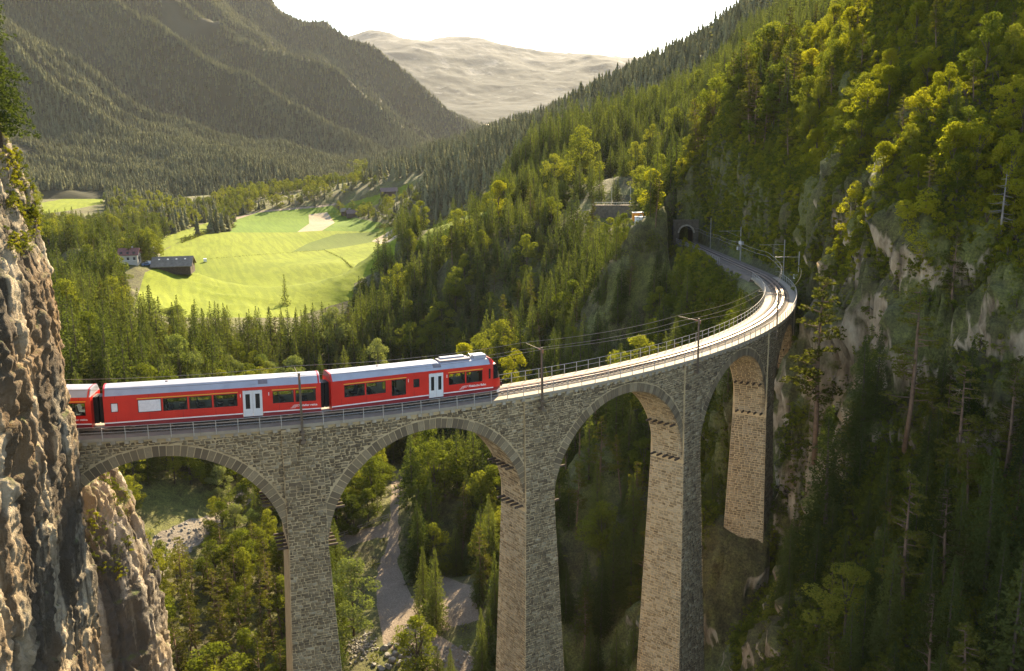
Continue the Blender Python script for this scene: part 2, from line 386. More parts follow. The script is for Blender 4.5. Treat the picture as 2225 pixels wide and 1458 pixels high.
# displace steep ground along its normal so that the faces break up into ledges
Pn = np.stack([WX, WY, ZZ], -1)
du = np.gradient(Pn, axis=0); dv = np.gradient(Pn, axis=1); Nn = np.cross(du, dv); Nn /= np.linalg.norm(Nn, axis=-1, keepdims=True)+1e-9
Nn *= np.sign(Nn[..., 2:3]+1e-9)
k1 = np.clip((0.82-Nn[..., 2])*2.5, 0, 1)*np.clip(1.4-DD/500, 0, 1)*np.clip((MASKTRACK-4)/4, 0, 1)
dsp = fbm(WX, WY, ZZ*1.6, 11, 5, 0.55, True)*2.1+fbm(WX, WY, ZZ*2.5, 2.6, 3)*0.5
_q = k1 > 0.02
dsp[_q] += cellnoise(WX[_q], WY[_q], ZZ[_q]*0.6, 5.0)*1.1+cellnoise(WX[_q], WY[_q], ZZ[_q]*0.7, 1.9)*0.45
Pn = Pn + Nn*(k1*dsp)[..., None]
ZT = Pn[..., 2]
SLOPEMAX = np.maximum.accumulate((ZT-CZ)/DD, axis=0)       # for sight lines from the camera side
i0 = np.arange((ND-1)*(NA-1)); r_, c_ = i0//(NA-1), i0 % (NA-1); b0 = r_*NA+c_
FQ = np.stack([b0, b0+1, b0+NA+1, b0+NA], 1)
cu = UU.ravel()[FQ].mean(1); cv = VV.ravel()[FQ].mean(1); cd = DD.ravel()[FQ].mean(1)
wob = 3.0*vnoise(cu*0.06, cv*0.06, cu*0)
cls = np.zeros(len(FQ), int)
for P_ in MEADOWS: cls[in_poly(cu, cv+wob*0.3, P_) & (cd > 330)] = 1
for P_ in MID: cls[in_poly(cu, cv, P_) & (cd > 330)] = 2
cls[in_poly(cu, cv, DARKM) & (cd > 330)] = 3
for P_ in (CROP, CROP2): cls[in_poly(cu, cv, P_) & (cd > 330)] = 4
cls[in_poly(cu, cv, TRACKROAD) & (cd > 330)] = 5
for P_ in (PATH, SCREE, YARD): cls[in_poly(cu+wob*1.6, cv+wob, P_) & (cd > 120) & (cd < 290)] = 5
cls[in_poly(cu+wob*2, cv+wob, RIVER) & (cd > 120) & (cd < 330)] = 6
VTX = Pn.reshape(-1, 3)
CLS = cls.reshape(ND-1, NA-1)
# leave the tunnel bore open in the hill
pt0, tt0, nn0 = track(S_TUN)
fc = VTX[FQ].mean(1); al = (fc[:, 0]-pt0[0])*tt0[0]+(fc[:, 1]-pt0[1])*tt0[1]; ac = (fc[:, 0]-pt0[0])*nn0[0]+(fc[:, 1]-pt0[1])*nn0[1]
hole = (al > -1.0) & (al < 7.5) & (np.abs(ac) < 2.6) & (cd < 300)
# cells on the edge of a patch are cut finer so that field and path edges run clean
def classify(cu, cv, cd):
    wob = 3.0*vnoise(cu*0.06, cv*0.06, cu*0); cls = np.zeros(len(cu), int)
    for P_ in MEADOWS: cls[in_poly(cu, cv+wob*0.3, P_) & (cd > 330)] = 1
    for P_ in MID: cls[in_poly(cu, cv, P_) & (cd > 330)] = 2
    cls[in_poly(cu, cv, DARKM) & (cd > 330)] = 3
    for P_ in (CROP, CROP2): cls[in_poly(cu, cv, P_) & (cd > 330)] = 4
    cls[in_poly(cu, cv, TRACKROAD) & (cd > 330)] = 5
    for P_ in (PATH, SCREE, YARD): cls[in_poly(cu+wob*1.6, cv+wob, P_) & (cd > 120) & (cd < 290)] = 5
    cls[in_poly(cu+wob*2, cv+wob, RIVER) & (cd > 120) & (cd < 330)] = 6
    return cls
cls = classify(cu, cv, cd); CLS = cls.reshape(ND-1, NA-1)
edge = np.zeros_like(CLS, bool)
for ax in (0, 1):
    for sh in (-1, 1): edge |= np.roll(CLS, sh, ax) != CLS
edge = edge.ravel(); SB = 6
ee = np.flatnonzero(edge); gs, gt = np.meshgrid(np.linspace(0, 1, SB+1), np.linspace(0, 1, SB+1), indexing='ij'); gs, gt = gs.ravel(), gt.ravel()
W4 = np.stack([(1-gs)*(1-gt), (1-gs)*gt, gs*gt, gs*(1-gt)], 1)
subV = np.einsum('kc,ncd->nkd', W4, VTX[FQ[ee]])
ib = np.arange(SB*SB); bb_ = (ib//SB)*(SB+1)+ib % SB; fq = np.stack([bb_, bb_+1, bb_+SB+2, bb_+SB+1], 1)
subF = (fq[None]+(np.arange(len(ee))*(SB+1)**2)[:, None, None]+len(VTX)).reshape(-1, 4)
VTX = np.concatenate([VTX, subV.reshape(-1, 3)]); FQ = np.concatenate([FQ[~edge], subF])
_su, _sv, _ = project(VTX[subF].mean(1)); _sd = (VTX[subF].mean(1)[:, :2]-C0[:2])@F2
cls = np.concatenate([cls[~edge], classify(_su, _sv, _sd)])
fc = VTX[FQ].mean(1); al = (fc[:, 0]-pt0[0])*tt0[0]+(fc[:, 1]-pt0[1])*tt0[1]; ac = (fc[:, 0]-pt0[0])*nn0[0]+(fc[:, 1]-pt0[1])*nn0[1]
hole = (al > -1.0) & (al < 7.5) & (np.abs(ac) < 2.6) & ((fc[:, :2]-C0[:2])@F2 < 300)
def terrain_piece(name, mask, mat, label, cat):
    f = FQ[mask]
    if len(f) == 0: return
    un, inv = np.unique(f, return_inverse=True)
    o = link_mesh(name, np_mesh(name, VTX[un], inv.reshape(f.shape), True), MAT[mat])
    prop(o, label, cat, None, 'structure')
terrain_piece('hillside', (cls == 0) & ~hole, 'hillside', 'steep gorge sides and forest floor around the viaduct', 'hillside')
terrain_piece('meadow', cls == 1, 'meadow_light', 'bright yellow-green hay meadow on the valley floor', 'meadow')
terrain_piece('mown_meadow', cls == 2, 'meadow_mid', 'greener mown strips at the far end of the valley meadow', 'meadow')
terrain_piece('grazed_meadow', cls == 3, 'meadow_dark', 'dull green field patch in the middle of the meadow', 'meadow')
terrain_piece('crop_field', cls == 4, 'crop', 'pale beige stubble field among the green meadows', 'field')
terrain_piece('gravel_path', cls == 5, 'path_gravel', 'grey gravel track winding under the second arch', 'path')
terrain_piece('riverbed', cls == 6, 'river_gravel', 'pale gravel river bed below the first arch', 'riverbed')
def ground(d, l):
    """height of the finished ground at level depth d and lateral l (arrays)"""
    d = np.asarray(d, float); a = np.asarray(l, float)/d
    fi = np.clip((np.log(d)-LD[0])/(LD[1]-LD[0]), 0, ND-1.001); fj = np.clip((a-AG[0])/(AG[1]-AG[0]), 0, NA-1.001)
    i, j = fi.astype(int), fj.astype(int); s, t = fi-i, fj-j
    return ZT[i, j]*(1-s)*(1-t)+ZT[i+1, j]*s*(1-t)+ZT[i, j+1]*(1-s)*t+ZT[i+1, j+1]*s*t
def world(d, l, z=None):
    d, l = np.asarray(d, float), np.asarray(l, float)
    if z is None: z = ground(d, l)
    return np.stack([CX+d*F2[0]+l*R2[0], CY+d*F2[1]+l*R2[1], z], -1)
def dl_of(P):
    q = np.atleast_2d(P)[:, :2]-C0[:2]; return q@F2, q@R2
def ground_hit(u, v, dmin=60):
    """first ground point seen through a photo pixel"""
    r = ray(u, v); dh = r[:2]@F2; lh = r[:2]@R2
    ds = np.exp(np.linspace(math.log(dmin), math.log(2240), 1500)); t = ds/dh
    z = CZ+r[2]*t; gz = ground(ds, lh*t); k = np.argmax(gz >= z)
    return world(ds[k], lh*t[k])
# ================================================================ far mountains
def far_relief(name, ctrl, dr, ar, nd, na, rough, mat, label, off=0.0):
    X = []; Z = []
    for u, v, d in ctrl:
        P = at_depth(u, v, d); q = P[:2]-C0[:2]; X.append(((q@R2)/(q@F2), math.log(q@F2))); Z.append(P[2])
    X, Z = np.array(X), np.array(Z); n = len(X)
    A = np.zeros((n+3, n+3)); A[:n, :n] = _ker(X, X); A[:n, n] = 1; A[:n, n+1:] = X; A[n, :n] = 1; A[n+1:, :n] = X.T
    wv = np.linalg.solve(A, np.concatenate([Z, np.zeros(3)]))
    D, A2 = np.meshgrid(np.exp(np.linspace(math.log(dr[0]), math.log(dr[1]), nd)), np.linspace(ar[0], ar[1], na), indexing='ij')
    x = np.stack([A2.ravel(), np.log(D.ravel())], -1)
    z = (_ker(x, X)@wv[:n]+wv[n]+x@wv[n+1:]).reshape(D.shape); L = A2*D
    wx, wy = CX+D*F2[0]+L*R2[0], CY+D*F2[1]+L*R2[1]
    z = z+rough(wx, wy, z, D, L)+off
    V = np.stack([wx, wy, z], -1).reshape(-1, 3)
    i0 = np.arange((nd-1)*(na-1)); b0 = (i0//(na-1))*na+i0 % (na-1)
    o = link_mesh(name, np_mesh(name, V, np.stack([b0, b0+1, b0+na+1, b0+na], 1), True), MAT[mat]); prop(o, label, 'mountain', None, 'structure')
    return D, A2, z
b = NB('far_forest_ground'); MAT['far_forest_ground'] = b.pbr(b.ramp(b.noise(0.01, 6, 0.6), [(0.35, (0.035, 0.034, 0.018)), (0.65, (0.055, 0.052, 0.027))]), 0.95, spec=0.1)
b = NB('alpine'); pos = b.n('ShaderNodeNewGeometry').outputs['Position']
f = b.noise(0.0016, 10, 0.66, pos)
zc = b.n('ShaderNodeSeparateXYZ', i_0=pos).outputs[2]
zt_ = b.math('ADD', b.math('DIVIDE', zc, 900.0), b.math('MULTIPLY', b.math('SUBTRACT', f, 0.5), 0.5))
alp = b.ramp(zt_, [(0.10, (0.010, 0.014, 0.009)), (0.38, (0.018, 0.022, 0.015)), (0.55, (0.042, 0.042, 0.031)), (0.85, (0.085, 0.080, 0.066))])
rk = b.ramp(b.noise(0.0025, 6, 0.6, pos), [(0.40, (0.018, 0.020, 0.015)), (0.62, (0.10, 0.096, 0.08))])
alp = b.mix(b.ramp(zt_, [(0.35, 0.05), (0.8, 0.5)]), alp, rk)
pat = b.noise(0.0042, 8, 0.68, pos); wood = b.ramp(b.math('SUBTRACT', pat, b.math('MULTIPLY', zt_, 0.28)), [(0.38, 0.0), (0.44, 0.85)]); alp = b.mix(wood, alp, (0.008, 0.012, 0.008))
scar = b.ramp(b.math('ADD', b.noise(0.006, 7, 0.7, pos), b.math('MULTIPLY', zt_, 0.10)), [(0.60, 0.0), (0.68, 0.8)]); alp = b.mix(scar, alp, (0.16, 0.15, 0.125))
MAT['alpine'] = b.pbr(alp, 0.95, spec=0.1, normal=b.bump(b.noise(0.0012, 6, 0.55, pos), 1.0, 60.0))
def r_left(x, y, z, D, L):
    k = np.clip((z+75)/180, 0, 1)
    q = D*0.92+L*0.35; e = L*0.9-D*0.3                 # ribs run down the slope towards the valley
    return k*(fbm(q, e*0.30, q*0, 330, 4, 0.45, True)*215-88+fbm(x, y, x*0, 130, 3, 0.5, True)*26-10)
LM = far_relief('forested_mountain', [(-300,440,1000),(0,438,1060),(300,432,1120),(500,427,1180),(700,418,1260),(850,405,1500),(920,380,1900),(1000,335,2600),(1060,300,3300),(1120,320,4200),
    (-300,330,1150),(-300,0,1700),(-300,-500,2500),(0,330,1260),(0,200,1500),(0,20,1950),(0,-330,2700),(250,320,1500),(250,160,1950),(250,0,2450),(250,-220,3200),
    (480,300,1800),(480,140,2350),(480,-10,2900),(480,-70,3400),(600,320,1800),(600,200,2250),(600,90,2800),(600,58,3100),(600,170,3800),(742,320,2000),(742,210,2500),(742,115,3100),(742,220,3900),
    (850,300,2300),(890,300,2500),(905,275,2800),(930,300,2900),(960,300,2900),(850,210,2900),(850,165,3200),(850,260,3900),(916,320,2400),(916,200,3300),(916,280,4000),(956,240,3400),(1005,260,4000),(1041,278,4300),(1041,330,5000),(700,300,5000),(300,0,5000),(-300,-200,5000)],
    (1000, 5200), (-0.75, 0.05), 330, 360, r_left, 'far_forest_ground', 'high forested mountainside rising left of the valley', -6)
def r_far(x, y, z, D, L):
    k = np.clip((z+150)/400, 0, 1)
    return k*(fbm(x, y, x*0, 2200, 3, 0.5, True)*170-50+(1-np.abs(fbm(x*0.8, y*0.8, z*0.002, 700, 5, 0.6)))**2*40-25+fbm(x, y, x*0, 240, 4, 0.62, True)*14-4)
far_relief('alpine_mountain', [(400,255,5600),(700,255,5600),(1000,262,5600),(1400,262,5600),(1800,260,5600),(500,100,9500),(760,100,9200),(800,84,9300),(830,86,9300),(865,104,9400),(940,100,9500),(1060,102,9500),(1110,118,9500),(1250,130,9600),(1390,142,9800),(1600,150,10000),(1900,150,10000),
    (800,180,7500),(1000,200,7300),(1200,205,7300),(1400,210,7300),(800,130,8300),(1000,140,8400),(1200,155,8500),(500,200,11500),(800,200,11500),(1100,210,11500),(1400,220,11500),(1900,220,11500)],
    (5400, 11500), (-0.42, 0.45), 220, 380, r_far, 'alpine', 'pale hazy rocky mountain closing the far end of valley')
# ================================================================ near cliff and rock spur on the left
def rock_wall(name, plan, zs, lean, mat, label, amp=1.0, step=0.28, cap=None, seed=0.0, lshift=-1.2):
    P = np.array(plan, float); seg = np.hypot(*(P[1:]-P[:-1]).T); cs = np.concatenate([[0], np.cumsum(seg)])
    t = np.linspace(0, cs[-1], int(cs[-1]/step)); d = np.interp(t, cs, P[:, 0]); l = np.interp(t, cs, P[:, 1])
    k = 9; ker = np.ones(k)/k
    d = np.convolve(np.pad(d, k//2, 'edge'), ker, 'valid'); l = np.convolve(np.pad(l, k//2, 'edge'), ker, 'valid')
    z = np.arange(zs[0], zs[1], step*1.1)
    Z, T = np.meshgrid(z, t, indexing='ij'); D = np.broadcast_to(d, Z.shape).copy(); L = np.broadcast_to(l, Z.shape).copy()
    sh = np.interp(z, [a for a, *_ in lean], [a[1] for a in lean])[:, None]; shd = np.interp(z, [a for a, *_ in lean], [a[2] for a in lean])[:, None]
    L = L+sh+lshift; D = D+shd
    X, Y = CX+D*F2[0]+L*R2[0], CY+D*F2[1]+L*R2[1]
    Pn = np.stack([X, Y, Z], -1); N = np.cross(np.gradient(Pn, axis=1), np.gradient(Pn, axis=0)); N /= np.linalg.norm(N, axis=-1, keepdims=True)
    s = seed
    def sharp(sc_, zs_, o_, g_=0.55):
        r_ = 0; a_ = 1.0; t_ = 0
        for i_ in range(o_):
            n_ = 1-np.abs(vnoise(X/sc_+s+7*i_, Y/sc_+3*i_, Z*zs_/sc_+5*i_)); r_ = r_+a_*n_**3; t_ += a_; a_ *= g_; sc_ = sc_/2.07
        return r_/t_
    wz = Z+2.5*fbm(X+s, Y, Z, 9, 2)+0.5*fbm(X, Y, Z, 2, 2)
    saw = lambda q: q-np.floor(q)
    dsp = 1.35*(sharp(9.0, 0.30, 5)-0.4)+0.38*(sharp(2.4, 0.35, 4, 0.6)-0.4)
    dsp = dsp+0.38*(saw(wz/3.1)-0.5)*np.clip(fbm(X, Y, Z, 7, 2)*2+0.7, 0, 1)+0.14*(saw(wz/0.85)-0.5)
    ck = fbm(X+s, Y, Z*0.10, 2.3, 2); dsp = dsp-0.65*np.exp(-(ck/0.05)**2)
    ck = fbm(X+s+40, Y, Z*0.35, 1.0, 2); dsp = dsp-0.22*np.exp(-(ck/0.06)**2)
    dsp = dsp+cellnoise(X+s, Y, Z*0.40, 2.6)*0.42+cellnoise(X, Y+s, Z*0.6, 0.9)*0.20+0.06*fbm(X, Y, Z, 0.3, 2, 0.6)
    Pn = Pn+N*(dsp*amp)[..., None]
    if cap:                                                     # last rows roll back into a rough top
        for q in range(cap):
            Pn[-1-q] += 0
        top = Pn[-1]; cen = top.mean(0)
        rows = [top+(cen-top)*f+np.array([0, 0, 1])*h for f, h in ((0.25, 0.5), (0.5, 0.9), (0.75, 1.1), (0.98, 1.2))]
        Pn = np.concatenate([Pn, np.array(rows)], 0)
    nz, nt = Pn.shape[:2]; i0 = np.arange((nz-1)*(nt-1)); b0 = (i0//(nt-1))*nt+i0 % (nt-1)
    o = link_mesh(name, np_mesh(name, Pn.reshape(-1, 3), np.stack([b0, b0+1, b0+nt+1, b0+nt], 1), False), MAT[mat])
    prop(o, label, 'cliff', None, 'structure'); return Pn
CLIFF = rock_wall('cliff', [(46,-31.0),(54,-31.6),(60,-32.0),(68,-32.5),(74.5,-33),(77.0,-34.6),(78.2,-38),(77.5,-46),(70,-60)], (-74, 40),
    [(-74,2.0,0),(-30,0.3,0),(-14,-0.35,0),(3,0.0,0),(12,-0.3,0),(15,-0.5,0),(18,-1.4,0),(21,-2.2,0),(24,-3.0,0),(27,-4.2,0),(33,-12,0),(40,-24,0)], 'cliff_rock', 'tall streaked limestone cliff the train comes out of', 0.68, 0.16)
SPUR = rock_wall('rock_spur', [(82.5,-54),(83.0,-46),(84,-41.0),(86.5,-37.8),(90,-36.6),(95,-37.0),(100,-40),(104,-47),(102,-58)], (-72, -7.5),
    [(-72,4.5,0),(-40,3.6,0),(-26,2.7,0),(-18,1.9,0),(-11,0.2,0),(-7.5,-1.2,0)], 'spur_rock', 'bright craggy rock spur below the first arch', 0.7, 0.2, cap=1, seed=31.0, lshift=-2.4)
# ================================================================ viaduct
b = NB('masonry'); tn = b.attr('tone'); pos = b.n('ShaderNodeNewGeometry').outputs['Position']
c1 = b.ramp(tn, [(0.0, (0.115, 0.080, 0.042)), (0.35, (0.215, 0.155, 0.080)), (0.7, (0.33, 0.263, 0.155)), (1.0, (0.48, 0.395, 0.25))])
c1 = b.mix(b.ramp(b.noise(7.0, 5, 0.65, pos), [(0.3, 0.0), (0.7, 0.5)]), c1, (0.10, 0.085, 0.068))
st = b.ramp(b.noise(0.12, 5, 0.6, b.n('ShaderNodeMapping', i_Vector=pos, i_Scale=(1, 1, 0.25)).outputs[0]), [(0.42, 0.0), (0.7, 0.6)])
c1 = b.mix(st, c1, (0.075, 0.055, 0.035))
MAT['masonry'] = b.pbr(c1, 0.95, normal=b.bump(b.noise(9.0, 5, 0.7, pos), 0.6, 0.05))
b = NB('mortar'); pos = b.n('ShaderNodeNewGeometry').outputs['Position']
MAT['mortar'] = b.pbr(b.ramp(b.noise(1.2, 6, 0.65, pos), [(0.3, (0.36, 0.262, 0.140)), (0.7, (0.53, 0.405, 0.23))]), 0.95, normal=b.bump(b.noise(20, 3, 0.6, pos), 0.4, 0.02))
b = NB('single_stone'); pos = b.n('ShaderNodeNewGeometry').outputs['Position']; rnd = b.n('ShaderNodeObjectInfo').outputs['Random']
c1 = b.ramp(rnd, [(0.0, (0.135, 0.097, 0.054)), (0.4, (0.19, 0.138, 0.076)), (0.75, (0.25, 0.186, 0.102)), (1.0, (0.33, 0.253, 0.145))])
c1 = b.mix(b.ramp(b.noise(7.0, 5, 0.65, pos), [(0.3, 0.0), (0.7, 0.5)]), c1, (0.10, 0.085, 0.068))
MAT['single_stone'] = b.pbr(c1, 0.95, normal=b.bump(b.noise(9.0, 5, 0.7, pos), 0.6, 0.05))
simple('concrete', (0.46, 0.40, 0.31), 0.9, var=0.2, scale=1.5)
simple('walkway_slab', (0.30, 0.25, 0.18), 0.85, var=0.12, scale=1.2)
simple('coping_stone', (0.34, 0.29, 0.215), 0.9, var=0.35, scale=2.0)
simple('rail_steel', (0.30, 0.22, 0.17), 0.45, 0.6, 0.2, 6)
simple('galvanised', (0.40, 0.37, 0.33), 0.5, 0.5, 0.15, 4)
simple('mast_steel', (0.17, 0.125, 0.085), 0.6, 0.3, 0.2, 3)
simple('timber', (0.07, 0.05, 0.035), 0.9, 0, 0.3, 5)
simple('sleeper', (0.10, 0.085, 0.07), 0.9, 0, 0.3, 3)
simple('wire', (0.30, 0.25, 0.20), 0.4, 0.7, 0.05, 2)
VIA = thing('railway_viaduct', tuple(track(0)[0]), 'tall curved stone viaduct with round arches crossing the gorge', 'viaduct')
VO = ROOTLOC[VIA.name]
RO, RI = 102.05, 97.85              # wall faces
PILW, PILP = 1.78, 0.22             # pilaster half width, how far it stands proud
SPR, RAD, RING = 12.15, 10.18, 0.98 # springing depth below deck, intrados radius, ring depth
MIDS = [(k-0.5)*DTH*100 for k in range(0, 6)]     # arch centres 0..5 (arch 0 at the left cliff)
PIERS = [k*DTH*100 for k in range(0, 5)]
PBASE = [-68, -67, -60, -44, -26]
def zd(s): return track(s)[0][2]
FS = RO/100.0                       # metres on the outer face per metre of centre line
def face_pt(f, z, r):
    """f: arc metres along the outer face, z world, r distance from arc centre"""
    th = f/RO; return np.array([r*math.cos(th), r*math.sin(th), z])
def faces_pts(f, z, r):
    th = f/RO; return np.stack([r*np.cos(th), r*np.sin(th), z], -1)
# --- masonry core: spandrel + barrel, one part per arch bay
for k, s0 in enumerate(MIDS):
    mbx = MB(); fm = s0*FS; half = DTH*RO*100/100*50/50/2*1.0
    half = DTH*RO/2; zs = zd(s0)-SPR; n = 44
    xs = [fm-half]+[fm+RAD*-math.cos(math.pi*i/n) for i in range(n+1)]+[fm+half]
    lo = [zs-0.6]+[zs+RAD*math.sin(math.pi*i/n) for i in range(n+1)]+[zs-0.6]
    lo[1] = zs-0.6; lo[-2] = zs-0.6
    # duplicate points at the springing so that the side of the pier top is vertical
    ringv = []
    for x, zl in zip(xs, lo):
        zt = zd(x/FS)-0.30
        ringv.append([face_pt(x, zl, RO), face_pt(x, zt, RO), face_pt(x, zt, RI), face_pt(x, zl, RI)])
    o0 = 0
    for q in ringv: mbx.v += [tuple(p) for p in q]
    for i in range(len(ringv)-1):
        a, c = 4*i, 4*(i+1)
        for e in range(4):
            e2 = (e+1) % 4; mbx.f.append((a+e, c+e, c+e2, a+e2))
    mbx.f.append((0, 1, 2, 3)); e = 4*(len(ringv)-1); mbx.f.append((e+3, e+2, e+1, e))
    mbx.build('spandrel_wall', MAT['mortar'], VIA)
# --- piers
def pier_half(z, k):      # half width along the line, outer radius, inner radius at world height z
    zs = zd(PIERS[k])-SPR-0.3; dz = max(0.0, zs-z)
    return 1.80+dz/26.0, RO+PILP+dz/34.0, RI-PILP-dz/34.0
PIERO = []
for k, s0 in enumerate(PIERS):
    mbx = MB(); fm = s0*FS
    prev = None
    zs = zd(s0)-SPR-0.3
    rings = []
    for z in (PBASE[k], zs):
        hw_, ro, ri = pier_half(z, k)
        rings.append([face_pt(fm-hw_, z, ro), face_pt(fm+hw_, z, ro), face_pt(fm+hw_, z, ri), face_pt(fm-hw_, z, ri)])
    mbx.quad_prism(*rings)
    # pilaster strips up to the coping on both faces
    for r0, r1 in ((RO-0.2, RO+PILP), (RI-PILP, RI+0.2)):
        A = [face_pt(fm-PILW, zs, r0), face_pt(fm+PILW, zs, r0), face_pt(fm+PILW, zs, r1), face_pt(fm-PILW, zs, r1)]
        zt = zd(s0)-0.42
        B = [face_pt(fm-PILW, zt+0.04, r0), face_pt(fm+PILW, zt-0.04, r0), face_pt(fm+PILW, zt-0.04, r1), face_pt(fm-PILW, zt+0.04, r1)]
        mbx.quad_prism(A, B)
    PIERO.append(mbx.build('pier', MAT['mortar'], VIA))
# --- stones laid on those faces
SV, SF, ST, SC = [], [], [], []     # vertices, faces, tone, stone size key
def lay(fmap, nmap, a0, a1, b0, b1, wr, hr, keep=None, fix=None, irr=0.35, joint=0.032, proud=(0.03, 0.09), tone=0.40):
    """rows of stones in a patch: a along, b up. fmap(a,b)->points, nmap->outward normal"""
    bb = b0; row = 0
    while bb < b1:
        h = random.uniform(*hr); bt = min(bb+h, b1)
        if callable(a0): lo_, hi_ = a0((bb+bt)/2), a1((bb+bt)/2)
        else: lo_, hi_ = a0, a1
        aa = lo_+random.uniform(-0.3, 0.0)*wr[0]
        while aa < hi_:
            wd = random.uniform(*wr); ae = aa+wd
            if hi_-ae < wr[0]*0.5: ae = hi_
            x0, x1 = max(aa, lo_), min(ae, hi_)
            # now and then split the course into two thin stones
            parts = [(bb, bt)]
            if bt-bb > 0.33 and random.random() < irr*0.6:
                mid = bb+(bt-bb)*random.uniform(0.4, 0.6); parts = [(bb, mid), (mid, bt)]
            for y0, y1 in parts:
                if x1-x0 > 0.12 and (keep is None or keep((x0+x1)/2, (y0+y1)/2)):
                    j = joint; jt = irr*0.09
                    q = np.array([[x0+j, y0+j], [x1-j, y0+j], [x1-j, y1-j], [x0+j, y1-j]])+np.random.uniform(-jt, jt, (4, 2))
                    if fix is not None: q = fix(q)
                    if q is not None:
                        cen = q.mean(0); qi = cen+(q-cen)*0.90
                        P0 = fmap(q[:, 0], q[:, 1]); N0 = nmap(q[:, 0], q[:, 1])
                        pr = random.uniform(*proud)
                        P1 = fmap(qi[:, 0], qi[:, 1])+N0*(pr+np.random.uniform(-0.012, 0.012, (4, 1)))
                        o = len(SC)*8; SV.append(P0-N0*0.02); SV.append(P1)
                        SF.extend([(o+4, o+5, o+6, o+7), (o, o+1, o+5, o+4), (o+1, o+2, o+6, o+5), (o+2, o+3, o+7, o+6), (o+3, o, o+4, o+7)])
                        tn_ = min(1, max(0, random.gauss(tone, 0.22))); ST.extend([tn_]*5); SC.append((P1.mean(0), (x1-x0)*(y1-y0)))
            aa = ae
        bb = bt; row += 1
np.random.seed(3)
def nrm_out(a, b_): th = np.asarray(a)/RO; return np.stack([np.cos(th), np.sin(th), 0*th], -1)
def out_flat(a, z): return faces_pts(np.asarray(a), np.asarray(z), RO)
for k, s0 in enumerate(MIDS[:5]):
    fm = s0*FS; zs = zd(s0)-SPR; half = DTH*RO/2-PILW
    ext = RAD+RING
    def keep(a, z, fm=fm, zs=zs): return math.hypot(a-fm, max(0, z-zs)) > ext+0.02 and z < zd(a/FS)-0.62
    def fix(q, fm=fm, zs=zs):
        q = q.copy()
        for i in range(4):
            da, dz = q[i, 0]-fm, max(q[i, 1]-zs, 0.0); r = math.hypot(da, dz)
            if r < ext+0.05: q[i] = (fm+da/r*(ext+0.05), zs+dz/r*(ext+0.05))
            q[i, 1] = min(q[i, 1], zd(q[i, 0]/FS)-0.55)
        return q
    ww, hh = ((0.28, 0.66), (0.18, 0.34)) if k < 3 else ((0.4, 0.8), (0.24, 0.4))
    lay(out_flat, nrm_out, fm-half, fm+half, zs, zs+SPR-0.4, ww, hh, keep, fix, 0.75)
for k, s0 in enumerate(PIERS):
    fm = s0*FS; zs = zd(s0)-SPR-0.3
    hp = lambda z, k=k: pier_half(z, k)
    ww, hh = ((0.30, 0.70), (0.20, 0.34)) if k < 2 else ((0.4, 0.8), (0.26, 0.4))
    # outer face, pilaster part
    def fo(a, z, k=k): return faces_pts(np.asarray(a), np.asarray(z), np.array([pier_half(q, k)[1] for q in np.ravel(z)]))
    lay(fo, nrm_out, lambda z, fm=fm: fm-PILW, lambda z, fm=fm: fm+PILW, zs, zd(s0)-0.62, ww, hh, None, None, 0.55)
    lay(fo, nrm_out, lambda z, fm=fm, hp=hp: fm-hp(z)[0], lambda z, fm=fm, hp=hp: fm+hp(z)[0], max(PBASE[k]+0.5, zs-46), zs, ww, hh, None, None, 0.4)
    # side face towards the left (seen through the arch), its brighter light put into paler stones
    def fs_(r, z, k=k, fm=fm):
        r, z = np.asarray(r, float), np.asarray(z, float); hw_ = np.array([pier_half(q, k)[0] for q in np.ravel(z)])
        return faces_pts(fm-hw_, z, r)
    def ns_(r, z, fm=fm): th = fm/RO; t_ = np.array([math.sin(th), -math.cos(th), 0.03]); return np.tile(t_, (len(np.atleast_1d(r)), 1))
    if k >= 1:
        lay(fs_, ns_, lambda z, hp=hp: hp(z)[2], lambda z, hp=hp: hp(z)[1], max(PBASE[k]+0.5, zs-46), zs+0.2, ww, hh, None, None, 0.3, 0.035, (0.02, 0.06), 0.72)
# soffit of the right half of each arch (the half that faces the camera), light painted in as paler stone
for k, s0 in enumerate(MIDS[1:5]):
    fm = s0*FS; zs = zd(s0)-SPR
    def fsf(r, t, fm=fm, zs=zs):
        r, t = np.asarray(r, float), np.asarray(t, float); a = math.pi/2-0.30-t/RAD*-1.0
        ang = t/RAD; return faces_pts(fm+RAD*np.cos(ang), zs+RAD*np.sin(ang), r)
    def nsf(r, t, fm=fm):
        ang = np.asarray(t, float)/RAD; th = fm/RO
        return np.stack([math.sin(th)*np.cos(ang), -math.cos(th)*np.cos(ang), -np.sin(ang)], -1)
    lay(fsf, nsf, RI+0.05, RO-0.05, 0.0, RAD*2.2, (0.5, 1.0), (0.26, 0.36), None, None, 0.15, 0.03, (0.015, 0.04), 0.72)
SVa = np.concatenate(SV, 0); ns_tot = len(SC)
cen = np.array([c for c, _ in SC]); area = np.array([a for _, a in SC])
pu, pv, pd = project(cen)
fc_ = cen-C0; pxa = area*(FPX/pd)**2
vis = (pu > 175) & (pu < 2225) & (pv > 0) & (pv < 1458)
order = np.argsort(-np.where(vis, pxa, 0))
big = set(order[:300].tolist())
SFa = np.array(SF); STa = np.array(ST)
rest = np.array([i not in big for i in range(ns_tot)])
fmask = np.repeat(rest, 5)
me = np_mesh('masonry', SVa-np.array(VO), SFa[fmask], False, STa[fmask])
o = link_mesh('masonry', me, MAT['masonry'], VIA); prop(o, kind='stuff')
